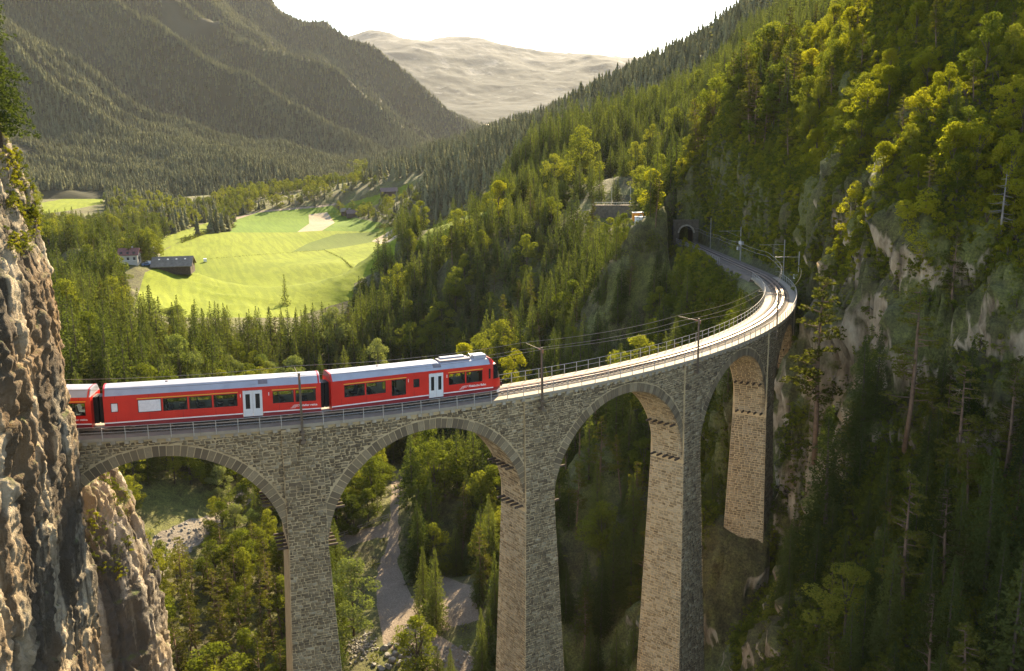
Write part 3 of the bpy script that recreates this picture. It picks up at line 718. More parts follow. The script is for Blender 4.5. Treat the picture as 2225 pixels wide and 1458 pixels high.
for i in order[:300]:
    V8 = SVa[i*8:i*8+8]
    me = bpy.data.meshes.new('stone'); me.from_pydata((V8-np.array(VO)).tolist(), [], [(4, 5, 6, 7), (0, 1, 5, 4), (1, 2, 6, 5), (2, 3, 7, 6), (3, 0, 4, 7)])
    link_mesh('stone', me, MAT['single_stone'], VIA)
# --- voussoirs, one by one
NVOU = [58, 58, 58, 58, 46]
for k, s0 in enumerate(MIDS[:5]):
    fm = s0*FS; zs = zd(s0)-SPR; n = NVOU[k]
    for i in range(n):
        a0_, a1_ = math.pi*i/n, math.pi*(i+1)/n; gap = 0.0036
        a0_ += gap; a1_ -= gap
        r1, r2 = RAD-random.uniform(0.0, 0.02), RAD+RING*random.uniform(0.92, 1.0); pr = random.uniform(0.03, 0.06)
        # now and then two stones make up the ring depth
        def pt_(r, a, rr): return face_pt(fm-r*math.cos(a), zs+r*math.sin(a), rr)
        A = [pt_(r1, a0_, RO-0.3), pt_(r1, a1_, RO-0.3), pt_(r2, a1_, RO-0.3), pt_(r2, a0_, RO-0.3)]
        B = [pt_(r1, a0_, RO+pr), pt_(r1, a1_, RO+pr), pt_(r2-0.03, a1_, RO+pr), pt_(r2-0.03, a0_, RO+pr)]
        MB().quad_prism(A, B).build('voussoir', MAT['single_stone'], VIA)
# --- deck edge: corbel blocks and coping
def ribbon(name, s0, s1, ds, prof, mat, parent, closed=True, smooth=False):
    """sweep a profile [(r offset from track centre, z above deck)] along the line"""
    n = max(2, int((s1-s0)/ds)+1); mbx = MB(); kk = len(prof)
    for s in np.linspace(s0, s1, n):
        p, t, nn = track(s)
        for r, z in prof: mbx.v.append((p[0]+nn[0]*r, p[1]+nn[1]*r, p[2]+z))
    for i in range(n-1):
        for e in range(kk if closed else kk-1):
            e2 = (e+1) % kk; mbx.f.append((i*kk+e, (i+1)*kk+e, (i+1)*kk+e2, i*kk+e2))
    if closed:
        mbx.f.append(tuple(range(kk))[::-1]); mbx.f.append(tuple((n-1)*kk+e for e in range(kk)))
    return mbx.build(name, mat, parent, smooth)
for s in np.arange(-26, S_RIGHT, 1.08):
    p, t, nn = track(s); M = Matrix(((t[0], nn[0], 0, p[0]), (t[1], nn[1], 0, p[1]), (0, 0, 1, p[2]), (0, 0, 0, 1)))
    MB().box(-0.19, 0.19, 2.0, 2.31, -0.60, -0.302, M).build('corbel', MAT['coping_stone'], VIA)
for a, c in [(S_LEFT, S_LEFT+20)]+[(x, min(x+11.7, S_RIGHT+3)) for x in np.arange(S_LEFT+20, S_RIGHT+3, 11.7)]:
    ribbon('coping', a+0.01, c-0.01, 1.2, [(2.40, -0.30), (2.40, 0.0), (1.33, 0.0), (1.33, -0.30)], MAT['walkway_slab'], VIA)
    ribbon('coping', a+0.01, c-0.01, 1.2, [(-1.33, -0.30), (-1.33, 0.0), (-2.45, 0.0), (-2.45, -0.30)], MAT['walkway_slab'], VIA)
ribbon('deck_fill', S_LEFT, S_RIGHT+3, 1.2, [(1.32, -0.32), (1.32, -0.06), (-1.32, -0.06), (-1.32, -0.32)], MAT['concrete'], VIA)
# --- railings
def railing(rr, s0, s1, h, mat, parent, name='railing', sp=1.78, zb=-0.22):
    fr = MB()
    ss = np.linspace(s0, s1, int((s1-s0)/0.9))
    fr.tube([tpt(s, rr, h) for s in ss], 0.028, 5); fr.tube([tpt(s, rr, h*0.52) for s in ss], 0.022, 5)
    ro_ = fr.build(name, mat, parent)
    for s in np.arange(s0+0.05, s1, sp):
        MB().bar(tpt(s, rr, zb), tpt(s, rr, h), 0.06, 0.06).build('post', mat, ro_)
    return ro_
railing(2.43, S_LEFT+8, S_RIGHT+2, 1.0, MAT['galvanised'], VIA)
railing(-2.40, S_LEFT+8, S_RIGHT+2, 1.08, MAT['galvanised'], VIA, zb=-0.05)
# --- scaffold beam stubs left in the arches
for k, s0 in enumerate(MIDS[0:5]):
    fm = s0*FS; zs = zd(s0)-SPR
    for ang, sgn in ((0.02, 1), (0.46, 1), (0.04, -1), (0.40, -1)):
        if k == 0 and sgn < 0: continue
        for r in np.linspace(RI+0.5, RO-0.35, 5):
            th = (fm+sgn*RAD*math.cos(ang))/RO; z = zs+RAD*math.sin(ang)
            p0 = np.array([r*math.cos(th), r*math.sin(th), z]); t_ = np.array([-math.sin(th), math.cos(th), 0])*(-sgn)
            MB().bar(p0-t_*0.3, p0+t_*0.95, 0.17, 0.20).build('scaffold_beam', MAT['timber'], VIA)
# ================================================================ track
TRK = thing('railway_track', tuple(track(0)[0]), 'single narrow railway track on pale ballast curving to the tunnel', 'track', kind='structure')
ribbon('ballast', S_LEFT, S_TUN+7, 1.0, [(1.32, -0.05), (1.32, 0.04), (1.15, 0.10), (0.0, 0.13), (-1.15, 0.10), (-1.32, 0.04), (-1.32, -0.05)], MAT['ballast'], TRK)
ribbon('ballast', S_RIGHT+3, S_TUN+7, 1.0, [(3.4, -0.9), (2.6, -0.04), (1.33, -0.03), (-1.33, -0.03), (-2.3, -0.06), (-3.0, -0.9)], MAT['ballast'], TRK)
mbs = MB()
for s in np.arange(S_LEFT, S_TUN+6, 0.66):
    p, t, nn = track(s); M = Matrix(((t[0], nn[0], 0, p[0]), (t[1], nn[1], 0, p[1]), (0, 0, 1, p[2]), (0, 0, 0, 1)))
    mbs.box(-0.11, 0.11, -0.92, 0.92, 0.05, 0.165, M)
prop(mbs.build('sleepers', MAT['sleeper'], TRK), kind='stuff')
for r in (-0.5, 0.5):
    ribbon('rail', S_LEFT, S_TUN+6, 0.8, [(r-0.055, 0.16), (r+0.055, 0.16), (r+0.03, 0.24), (r+0.04, 0.31), (r-0.04, 0.31), (r-0.03, 0.24)], MAT['rail_steel'], TRK)
for r in (-0.28, 0.28):
    ribbon('guard_rail', S_LEFT, S_RIGHT+8, 0.8, [(r-0.04, 0.16), (r+0.04, 0.16), (r+0.03, 0.28), (r-0.03, 0.28)], MAT['rail_steel'], TRK)
# ================================================================ masts and wires on the viaduct
simple('insulator', (0.30, 0.14, 0.08), 0.3, 0, 0.1, 3)
for k in range(4):
    s = PIERS[k]; names = ['brown steel overhead-line mast on the viaduct, in front of the coaches', 'brown steel overhead-line mast just ahead of the train nose',
        'brown steel overhead-line mast on the third pier of the viaduct', 'brown steel overhead-line mast at the sharp bend of the viaduct']
    base = tpt(s, 2.72, -1.75)
    T = thing('catenary_mast', tuple(base), names[k], 'mast', 'masts along the railway')
    mm = MB()
    p, t, nn = track(s); tv, nv = Vector(t), Vector(nn); tv.z = 0; tv.normalize()
    for sg in (-1, 1): mm.bar(base+tv*(0.08*sg), tpt(s, 2.72, 4.7)+tv*(0.075*sg), 0.035, 0.15, up=nv)
    mm.bar(base, tpt(s, 2.72, 4.7), 0.13, 0.03, up=nv)
    mm.build('post', MAT['mast_steel'], T)
    MB().bar(tpt(s, 2.15, -1.55), tpt(s, 2.85, -1.55), 0.42, 0.25).build('wall_bracket', MAT['mast_steel'], T)
    MB().bar(tpt(s, 2.15, -0.75), tpt(s, 2.85, -0.75), 0.36, 0.18).build('wall_bracket', MAT['mast_steel'], T)
    arm = MB().bar(tpt(s, 2.65, 4.45), tpt(s, 0.0, 4.62), 0.03, 0.03).build('cantilever_arm', MAT['mast_steel'], T)
    MB().tube([tpt(s, 2.55, 4.45), tpt(s, 2.2, 4.47)], 0.07, 8).build('insulator', MAT['insulator'], arm)
    MB().tube([tpt(s, 2.9, 4.15), tpt(s, 2.9, 4.5)], 0.07, 8).build('insulator', MAT['insulator'], T)
def wire(name, rr, z0, s0, s1, label, rad=0.016):
    pts = []
    sp = DTH*100
    for s in np.arange(s0, s1, 1.9):
        f = (s/sp) % 1.0; pts.append(tpt(s, rr, z0-0.25*4*f*(1-f)))
    o = MB().tube(pts, rad, 4).build(name, MAT['wire']); prop(o, label, 'wire'); return o
wire('contact_wire', 0.0, 4.05, S_LEFT, S_TUN+5, 'thin contact wire above the track centre')
wire('messenger_wire', 0.0, 4.75, S_LEFT, S_TUN+5, 'upper messenger wire above the contact wire')
wire('feeder_wire', 2.9, 4.55, S_LEFT, PIERS[3]+30, 'feeder wire strung along the outer mast tops')
# ================================================================ train
b = NB('train_red'); MAT['train_red'] = b.pbr(b.ramp(b.noise(0.6, 4), [(0.3, (0.50, 0.012, 0.008)), (0.7, (0.62, 0.020, 0.011))]), 0.32, spec=0.5)
simple('train_maroon', (0.20, 0.008, 0.016), 0.4, 0, 0.15, 1.0, 0.5)
simple('train_white', (0.78, 0.74, 0.70), 0.4, 0, 0.04, 2.0)
simple('train_yellow', (0.75, 0.47, 0.06), 0.4, 0, 0.04, 2.0)
simple('roof_grey', (0.36, 0.36, 0.39), 0.42, 0.1, 0.10, 0.8)
simple('roof_dark', (0.20, 0.17, 0.18), 0.6, 0.1, 0.2, 2.0)
simple('door_grey', (0.62, 0.60, 0.58), 0.4, 0, 0.05, 2.0)
simple('rubber', (0.012, 0.012, 0.012), 0.6, 0, 0.3, 4)
simple('lining', (0.42, 0.40, 0.36), 0.7, 0, 0.1, 2)
simple('seat_cloth', (0.06, 0.07, 0.10), 0.9, 0, 0.4, 3)
simple('headrest', (0.55, 0.52, 0.40), 0.8, 0, 0.1, 3)
simple('underframe', (0.035, 0.032, 0.03), 0.7, 0.2, 0.3, 3)
simple('pale_pane', (0.70, 0.66, 0.66), 0.6, 0, 0.10, 6)  # whitish opaque pane, set in some windows instead of glass
b = NB('glass'); gl = b.n('ShaderNodeBsdfGlossy'); gl.inputs['Roughness'].default_value = 0.02; tr = b.n('ShaderNodeBsdfTransparent'); tr.inputs[0].default_value = (0.88, 0.90, 0.86, 1)
fr = b.n('ShaderNodeFresnel'); fr.inputs[0].default_value = 1.5; mx = b.n('ShaderNodeMixShader'); b.t.links.new(fr.outputs[0], mx.inputs[0]); b.t.links.new(tr.outputs[0], mx.inputs[1]); b.t.links.new(gl.outputs[0], mx.inputs[2]); b.t.links.new(mx.outputs[0], b.out.inputs[0]); MAT['glass'] = b.m
b = NB('dark_glass'); MAT['dark_glass'] = b.pbr((0.02, 0.022, 0.022), 0.05, spec=0.8)
HWID = 1.33
def panel_grid(mbx, x0, x1, z0, z1, y, holes, yin):
    xs = sorted({x0, x1, *[h[0] for h in holes], *[h[1] for h in holes]}); xs = [x for x in xs if x0 <= x <= x1]
    zs = sorted({z0, z1, *[min(max(h[2], z0), z1) for h in holes], *[min(max(h[3], z0), z1) for h in holes]})
    for a, c in zip(xs[:-1], xs[1:]):
        for e, f in zip(zs[:-1], zs[1:]):
            mxx, mz = (a+c)/2, (e+f)/2
            if any(h[0] < mxx < h[1] and h[2] < mz < h[3] for h in holes): continue
            o = len(mbx.v); mbx.v += [(a, y, e), (c, y, e), (c, y, f), (a, y, f)]; mbx.f.append((o, o+1, o+2, o+3) if y < 0 else (o+3, o+2, o+1, o))
    for h in holes:
        e, f = max(h[2], z0), min(h[3], z1)
        if e >= f: continue
        for (xa, za), (xb, zb_) in (((h[0], e), (h[1], e)), ((h[1], e), (h[1], f)), ((h[1], f), (h[0], f)), ((h[0], f), (h[0], e))):
            o = len(mbx.v); mbx.v += [(xa, y, za), (xb, y, zb_), (xb, yin, zb_), (xa, yin, za)]; mbx.f.append((o, o+1, o+2, o+3))
def text_mesh(body, size, mat, parent, x, z, y, name='lettering'):
    cu = bpy.data.curves.new(name, 'FONT'); cu.body = body; cu.size = size; cu.offset = size*0.02
    to = bpy.data.objects.new('tmp', cu); COL.objects.link(to)
    dg = bpy.context.evaluated_depsgraph_get(); me = bpy.data.meshes.new_from_object(to.evaluated_get(dg))
    bpy.data.objects.remove(to)
    me.transform(Matrix.Translation((x, y, z)) @ Matrix.Rotation(math.pi/2, 4, 'X'))
    me.materials.clear(); return link_mesh(name, me, mat, parent)
# seat pair shared by all coaches
def seat_mesh():
    s = MB(); s.box(-0.25, 0.25, -0.45, 0.45, 0.38, 0.50); s.quad_prism([(-0.27, -0.45, 0.45), (-0.17, -0.45, 0.45), (-0.17, 0.45, 0.45), (-0.27, 0.45, 0.45)], [(-0.40, -0.42, 1.05), (-0.32, -0.42, 1.05), (-0.32, 0.42, 1.05), (-0.40, 0.42, 1.05)])
    s.box(-0.12, 0.12, -0.06, 0.06, 0.0, 0.38); return s
def build_coach(label, sa, sb, wins, smalls, doors, ones, words, front=False, palewin=(), vents=(), lowwin=()):
    pa, pb = Vector(track(sa)[0])+Vector(track(sa)[2])*0.12, Vector(track(sb)[0])+Vector(track(sb)[2])*0.12
    L = (pb-pa).length; dx = (pb-pa).normalized(); dz = Vector((0, 0, 1)); dy = dz.cross(dx).normalized(); dz = dx.cross(dy)
    base = pa+Vector((0, 0, 0.31))
    T = thing('railway_coach', tuple(base), label, 'train coach', 'coaches of the red train', rot=(0, 0, 0))
    T.rotation_mode = 'QUATERNION'; T.rotation_quaternion = Matrix((dx, dy, dz)).transposed().to_quaternion()
    ROOTLOC[T.name] = Vector((0, 0, 0))
    Z0, ZS, ZG = 0.34, 0.70, 3.04
    WZ0, WZ1 = 1.45, 2.56
    Lb = L-1.25 if front else L
    hol = [(a*L, c*L, WZ0, WZ1) for a, c in wins]+[(a*L, c*L, 1.62, 2.42) for a, c in smalls]+[(a*L, c*L, 1.05, WZ1) for a, c in lowwin]
    dh = [(a*L, c*L, 0.42, 2.78) for a, c in doors]
    if front: hol.append((0.915*L, 0.9275*L, 1.62, 2.62))
    body, skirt, lin = MB(), MB(), MB()
    for y, yi in ((-HWID, -HWID+0.07), (HWID, HWID-0.07)):
        panel_grid(body, 0, Lb, ZS, ZG, y, hol+dh, yi); panel_grid(skirt, 0.0, Lb, Z0, ZS-0.0005, y, dh, yi)
        panel_grid(lin, 0.05, Lb-0.05, 0.80, 2.95, yi, hol+dh, yi)
    # floor, ceiling, ends
    lin.box(0.05, Lb-0.05, -1.25, 1.25, 0.74, 0.80); lin.box(0.05, Lb-0.05, -1.2, 1.2, 2.95, 3.0)
    for x in ([0.0] if front else [0.0, L]):
        for y0, y1, z0, z1 in ((-HWID+0.002, -0.55, Z0, ZG), (0.55, HWID-0.002, Z0, ZG), (-0.55, 0.55, 2.75, ZG)):
            body.box(x-0.03, x+0.03, y0, y1, z0, z1)
    B = body.build('body', MAT['train_red'], T); skirt.build('lower_panel', MAT['train_maroon'], T); lin.build('interior_lining', MAT['lining'], T)
    for y in (-1, 1):
        segs = []; x = 0.0
        for h in sorted(dh): segs.append((x, h[0]-0.02)); x = h[1]+0.02
        segs.append((x, Lb+(0.3 if front else 0)))
        for a, c in segs: MB().box(a, c, y*(HWID+0.002)-0.004, y*(HWID+0.002)+0.004, 0.67, 0.765).build('white_stripe', MAT['train_white'], T)
    for a, c in [(min(w[0] for w in g_), max(w[1] for w in g_)) for g_ in words['lines']]:
        for y in (-1, 1): MB().box(a*L-0.05, c*L+0.05, y*(HWID+0.003)-0.004, y*(HWID+0.003)+0.004, 2.64, 2.70).build('yellow_stripe', MAT['train_yellow'], T)
    for x in np.linspace(0.9, Lb-0.9, 7):
        if any(h[0]-0.1 < x < h[1]+0.1 for h in dh): continue
        for z0, z1 in ((ZS+0.08, WZ0-0.12), (WZ1+0.18, ZG-0.02)):
            for y in (-1, 1): MB().box(x-0.012, x+0.012, y*(HWID+0.001)-0.002, y*(HWID+0.001)+0.002, z0, z1).build('panel_joint', MAT['train_maroon'], T)
    # windows: pane with black frame
    def window(a, c, z0, z1, pane):
        for y in (-1, 1):
            fb = MB(); t_ = 0.05; yy = y*(HWID-0.02)
            for x0, x1, e, f_ in ((a, c, z0, z0+t_), (a, c, z1-t_, z1), (a, a+t_, z0+t_, z1-t_), (c-t_, c, z0+t_, z1-t_)): fb.box(x0, x1, yy-0.02, yy+0.022, e, f_)
            pb_ = MB().box(a+t_, c-t_, yy-0.006, yy+0.006, z0+t_, z1-t_).build('window', MAT[pane if y < 0 else 'glass'], T)
            fb.build('frame', MAT['rubber'], pb_)
    for i, (a, c) in enumerate(wins): window(a*L, c*L, WZ0, WZ1, 'pale_pane' if i in palewin else 'glass')
    for a, c in smalls: window(a*L, c*L, 1.62, 2.42, 'pale_pane' if 'b' in palewin else 'dark_glass')
    for a, c in lowwin: window(a*L, c*L, 1.05, WZ1, 'glass')
    if front: window(0.915*L, 0.9275*L, 1.62, 2.62, 'dark_glass')
    # door leaves
    for a, c in doors:
        for y in (-1, 1):
            mid = (a+c)/2*L; yy = y*(HWID+0.004)
            for x0, x1 in ((a*L+0.015, mid-0.012), (mid+0.012, c*L-0.015)):
                lf = MB(); wx0, wx1 = x0+(x1-x0)*0.27, x0+(x1-x0)*0.74
                for p0, p1, e, f_ in ((x0, x1, 0.44, 1.12), (x0, x1, 2.45, 2.76), (x0, wx0, 1.12, 2.45), (wx1, x1, 1.12, 2.45)): lf.box(p0, p1, yy-0.03, yy+0.012, e, f_)
                D_ = lf.build('door', MAT['door_grey'], T)
                MB().box(wx0, wx1, yy-0.012, yy-0.002, 1.12, 2.45).build('door_window', MAT['dark_glass'], D_)
            MB().box(a*L+0.05, c*L-0.05, y*(HWID+0.09)-0.10, y*(HWID+0.09)+0.10, 0.36, 0.40).build('step', MAT['underframe'], T)
    # roof
    def roof_sec(x, k=1.0, drop=0.0, flat=0.86): return [(x, -HWID-0.01, ZG), (x, -flat*k, 3.62-drop), (x, -0.4, 3.70-drop), (x, 0.4, 3.70-drop), (x, flat*k, 3.62-drop), (x, HWID+0.01, ZG)]
    rf = MB(); xe = L*0.615 if front else L
    rf.quad_prism(roof_sec(-0.02), roof_sec(xe)); RF = rf.build('roof', MAT['roof_grey'], T)
    if front:
        r2 = MB(); r2.quad_prism(roof_sec(xe+0.005, 1.05, 0.14), roof_sec(Lb-0.05, 1.05, 0.14)); R2_ = r2.build('roof', MAT['roof_grey'], T)
        MB().box(xe+0.35, L*0.82, -0.62, 0.62, 3.50, 3.70).build('roof_equipment', MAT['roof_dark'], R2_)
        MB().box(xe+0.7, L*0.80, 0.05, 0.58, 3.70, 3.84).build('roof_equipment', MAT['roof_grey'], R2_)
        MB().box(L*0.845, L*0.92, -0.55, 0.55, 3.50, 3.86).build('air_unit', MAT['roof_grey'], R2_)
        MB().tube([(L*0.82, 0.3, 3.6), (L*0.833, 0.3, 3.95), (L*0.838, -0.3, 3.6)], 0.05, 6).build('antenna', MAT['galvanised'], R2_)
    else:
        pass
    for a in vents:
        for y in (-1,):
            # grille lying on the roof slope
            P = lambda x, t, h: (x, -(HWID+(0.86-HWID)*t)-h*0.72, ZG+0.58*t+h*0.69)
            for q, (x0, x1) in enumerate(((a*L-0.62, a*L-0.15), (a*L+0.05, a*L+0.85))):
                MB().quad_prism([P(x0, 0.35, 0.0), P(x1, 0.35, 0.0), P(x1, 0.85, 0.0), P(x0, 0.85, 0.0)], [P(x0, 0.35, 0.03), P(x1, 0.35, 0.03), P(x1, 0.85, 0.03), P(x0, 0.85, 0.03)]).build('roof_grille', MAT['roof_dark'] if q else MAT['roof_grey'], RF)
    for x in ([0.1] if front else [0.1, L-0.1]): MB().quad_prism(roof_sec(x-0.12, 1.03, -0.012), roof_sec(x+0.02, 1.03, -0.012)).build('end_cap', MAT['train_red'], T)
    MB().tube([(L*0.28, 0, 3.66), (L*0.28, 0, 3.78)], [0.16, 0.10], 10).build('roof_hatch', MAT['roof_dark'], RF)
    # gangways
    for x, sg in ([(0.0, -1)] if front else [(0.0, -1), (L, 1)]):
        gm = MB()
        for q in range(4):
            w_ = 0.62-0.05*(q % 2); x0, x1 = x+sg*(0.03+0.09*q), x+sg*(0.03+0.09*(q+1)-0.005)
            gm.quad_prism([(x0, -w_, 0.55), (x0, w_, 0.55), (x0, w_, 2.85), (x0, -w_, 2.85)], [(x1, -w_, 0.55), (x1, w_, 0.55), (x1, w_, 2.85), (x1, -w_, 2.85)])
        gm.build('gangway_bellows', MAT['rubber'], T)
    # underframe and bogies
    MB().box(L*0.30, L*0.56, -1.05, 1.05, 0.05, 0.60).build('equipment_box', MAT['underframe'], T)
    MB().box(0.4, Lb-0.2, -1.0, 1.0, 0.60, 0.74).build('underframe', MAT['underframe'], T)
    for xb in (L*0.17, L*0.80):
        bg_ = MB()
        for y in (-0.86, 0.86): bg_.box(xb-1.25, xb+1.25, y-0.07, y+0.07, 0.30, 0.55)
        bg_.box(xb-0.25, xb+0.25, -0.85, 0.85, 0.28, 0.5); BG = bg_.build('bogie', MAT['underframe'], T)
        for xw in (xb-0.9, xb+0.9):
            for y in (-0.52, 0.52):
                cir = [(xw+0.37*math.cos(a), z_+0.372) for a, z_ in [(2*math.pi*i/16, 0.37*math.sin(2*math.pi*i/16)) for i in range(16)]]
                MB().quad_prism([(x, y-0.06, z) for x, z in cir], [(x, y+0.06, z) for x, z in cir]).build('wheel', MAT['rail_steel'], BG)
    # seats
    sm = None
    for a, c in list(wins)+list(lowwin):
        n = max(1, int((c-a)*L/0.95))
        for q in range(n):
            x = (a+(c-a)*(q+0.5)/n)*L
            for y in (-0.72, 0.72):
                if sm is None: sm = seat_mesh().build('seat', MAT['seat_cloth'], T); so = sm
                else: so = sm.copy(); COL.objects.link(so)
                so.location = (x, y, 0.82); so.rotation_euler = (0, 0, math.pi if q % 2 else 0)
    # marks and lettering
    for a in ones: text_mesh('1', 0.42, MAT['train_white'], T, a*L, 2.20, -HWID-0.006, 'class_number')
    tx, tz, body_, lw = words['x']*L, 1.02, words['t'], words['size']
    text_mesh(body_, lw, MAT['train_white'], T, tx, tz, -HWID-0.006)
    lg = MB(); x0 = tx-0.95; y = -HWID-0.006
    def sl(xa, za, xb, zb_, t_=0.028): lg.bar((xa, y, za), (xb, y, zb_), t_, 0.006, up=(0, 1, 0))
    sl(x0, tz-0.10, x0+0.45, tz-0.10); sl(x0+0.12, tz-0.05, x0+0.34, tz+0.17); sl(x0+0.34, tz+0.17, x0+0.85, tz+0.17); sl(x0+0.85, tz+0.17, x0+0.72, tz+0.02); sl(x0+0.72, tz+0.02, x0+0.30, tz+0.02); sl(x0+0.30, tz+0.02, x0+0.20, tz-0.05); sl(x0+0.34, tz+0.09, x0+0.66, tz+0.10)
    lg.build('emblem', MAT['train_white'], T)
    if front:
        # nose: lofted sections
        secs = []
        for f_, wv, zt, zf in ((0.0, HWID, 3.62, 0.34), (0.30, HWID*0.985, 3.50, 0.34), (0.62, HWID*0.93, 3.10, 0.36), (0.90, HWID*0.84, 2.45, 0.42), (1.12, HWID*0.74, 1.80, 0.50), (1.25, HWID*0.66, 1.30, 0.58)):
            x = Lb+f_; secs.append([(x, -wv, zf), (x, -wv, 0.70), (x, -wv, min(1.55, zt-0.25)), (x, -wv*0.985, min(2.55, zt-0.14)), (x, -wv*0.95, min(3.0, zt-0.07)), (x, -wv*0.62, zt), (x, wv*0.62, zt), (x, wv*0.95, min(3.0, zt-0.07)), (x, wv*0.985, min(2.55, zt-0.14)), (x, wv, min(1.55, zt-0.25)), (x, wv, 0.70), (x, wv, zf)])
        nv, nf, mi = [], [], []
        for s_ in secs: nv += s_
        kk = 12
        for i in range(len(secs)-1):
            for e in range(kk):
                e2 = (e+1) % kk; nf.append((i*kk+e, (i+1)*kk+e, (i+1)*kk+e2, i*kk+e2))
                isg = (e in (2, 3, 4, 5, 6, 7, 8)) and 1 <= i <= 3
                if e in (0, 10, 11): mi.append(1)
                elif isg and not (i == 1 and e in (4, 5, 6)): mi.append(2)
                else: mi.append(0)
        nf.append(tuple(range(kk))); mi.append(1); nf.append(tuple((len(secs)-1)*kk+e for e in range(kk))[::-1]); mi.append(0)
        nb = MB(); nb.v, nb.f = nv, nf; nb.build('nose', MAT['train_red'], T, mats=[MAT['train_red'], MAT['train_maroon'], MAT['dark_glass']], mi=mi)
        for y in (-0.62, 0.62):
            MB().tube([(L-0.16, y, 1.12), (L+0.03, y, 1.12)], 0.11, 10).build('headlight', MAT['train_white'], T)
        MB().tube([(L-0.2, 0, 0.62), (L+0.50, 0, 0.62)], 0.11, 8).tube([(L+0.50, 0, 0.62), (L+0.56, 0, 0.62)], 0.26, 12).build('coupler', MAT['underframe'], T)
        MB().quad_prism([(L-0.35, -0.9, 0.06), (L-0.05, -0.9, 0.06), (L-0.05, -0.9, 0.50), (L-0.35, -0.9, 0.50)], [(L-0.1, 0.0, 0.06), (L+0.25, 0.0, 0.06), (L+0.25, 0.0, 0.50), (L-0.1, 0.0, 0.50)]).quad_prism([(L-0.1, 0.0, 0.06), (L+0.25, 0.0, 0.06), (L+0.25, 0.0, 0.50), (L-0.1, 0.0, 0.50)], [(L-0.35, 0.9, 0.06), (L-0.05, 0.9, 0.06), (L-0.05, 0.9, 0.50), (L-0.35, 0.9, 0.50)]).build('snow_plough', MAT['train_white'], T)
        MB().tube([(L-0.05, -0.45, 0.8), (L+0.2, -0.48, 0.6), (L+0.16, -0.5, 0.32)], 0.03, 6).tube([(L-0.05, 0.45, 0.8), (L+0.2, 0.48, 0.6), (L+0.16, 0.5, 0.32)], 0.03, 6).build('brake_hose', MAT['rubber'], T)
    return T
w3 = [(0.149, 0.254), (0.262, 0.372), (0.380, 0.484), (0.492, 0.602)]; w2 = [(0.769, 0.870), (0.878, 0.977)]
build_coach('front coach of the red train with sloping driver\'s nose', 2.75, 19.75, [(0.069, 0.182), (0.190, 0.30), (0.669, 0.768), (0.776, 0.876)], [(0.459, 0.495)], [(0.550, 0.636)], [0.424, 0.652],
    dict(x=0.790, t='Rhätische Bahn', size=0.30, lines=[[(0.069, 0.182), (0.333, 0.416)], [(0.669, 0.768), (0.776, 0.876)]]), True, (), [0.578], [(0.333, 0.416)])
for nm, a, c, bl in (('middle red coach standing clear of the cliff, whitish pane in one window', -15.95, 2.0, (0, 'b')), ('red coach end just emerging from behind the cliff', -34.7, -16.75, ())):
    build_coach(nm, a, c, w3+w2, [(0.030, 0.062)], [(0.627, 0.720)], [0.611, 0.745], dict(x=0.905, t='Viafier retica', size=0.27, lines=[w3, w2]), False, bl, [0.70])
# ================================================================ trees
def leaf_material(name, c0, c1, c2, trans=0.35):
    b = NB(name); oi = b.n('ShaderNodeObjectInfo').outputs['Random']; pos = b.n('ShaderNodeNewGeometry').outputs['Position']
    f = b.math('ADD', b.math('MULTIPLY', oi, 0.6), b.math('MULTIPLY', b.noise(0.9, 3, 0.6, pos), 0.4))
    col = b.ramp(f, [(0.2, c0), (0.5, c1), (0.8, c2)])
    d = b.n('ShaderNodeBsdfDiffuse'); t = b.n('ShaderNodeBsdfTranslucent'); b.t.links.new(col, d.inputs[0])
    ct = b.mix(1.0, col, (1.2, 1.25, 0.5), 'MULTIPLY'); b.t.links.new(ct, t.inputs[0])
    mxs = b.n('ShaderNodeMixShader'); mxs.inputs[0].default_value = trans
    b.t.links.new(d.outputs[0], mxs.inputs[1]); b.t.links.new(t.outputs[0], mxs.inputs[2]); b.t.links.new(mxs.outputs[0], b.out.inputs[0]); MAT[name] = b.m
leaf_material('spruce_leaf', (0.046, 0.060, 0.018), (0.080, 0.096, 0.026), (0.128, 0.140, 0.040), 0.44)
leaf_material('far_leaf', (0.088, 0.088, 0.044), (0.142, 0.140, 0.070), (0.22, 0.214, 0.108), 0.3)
leaf_material('pine_leaf', (0.045, 0.048, 0.012), (0.080, 0.080, 0.016), (0.14, 0.130, 0.024), 0.42)
leaf_material('broad_leaf', (0.080, 0.095, 0.017), (0.130, 0.145, 0.022), (0.21, 0.205, 0.032), 0.45)
leaf_material('silver_leaf', (0.10, 0.13, 0.045), (0.15, 0.17, 0.06), (0.21, 0.22, 0.09), 0.40)
leaf_material('gold_leaf', (0.16, 0.165, 0.016), (0.23, 0.22, 0.020), (0.31, 0.28, 0.026), 0.55)  # yellow of sunlit foliage put into the leaf colour
simple('bark', (0.085, 0.062, 0.045), 0.95, 0, 0.35, 2.0)
simple('pine_bark', (0.15, 0.095, 0.06), 0.95, 0, 0.35, 2.0)
simple('dead_wood', (0.25, 0.22, 0.18), 0.95, 0, 0.25, 2.0)
def tri_cloud(P, size, R, up=0.0, asp=0.55):
    """one small leaf-spray quad (two triangles) at every point of P"""
    n = len(P); A = R.normal(size=(n, 3)); A[:, 2] *= 0.6; A /= np.linalg.norm(A, axis=1, keepdims=True)
    B = R.normal(size=(n, 3)); B[:, 2] += up; B -= A*(A*B).sum(1, keepdims=True); B /= np.linalg.norm(B, axis=1, keepdims=True)
    s = np.asarray(size).reshape(-1, 1)*R.uniform(0.6, 1.3, (n, 1))
    V = np.stack([P-A*s*0.5, P+B*s*asp*0.5, P+A*s*0.5, P-B*s*asp*0.5], 1).reshape(-1, 3)
    F = np.arange(4*n).reshape(n, 4); return V, F
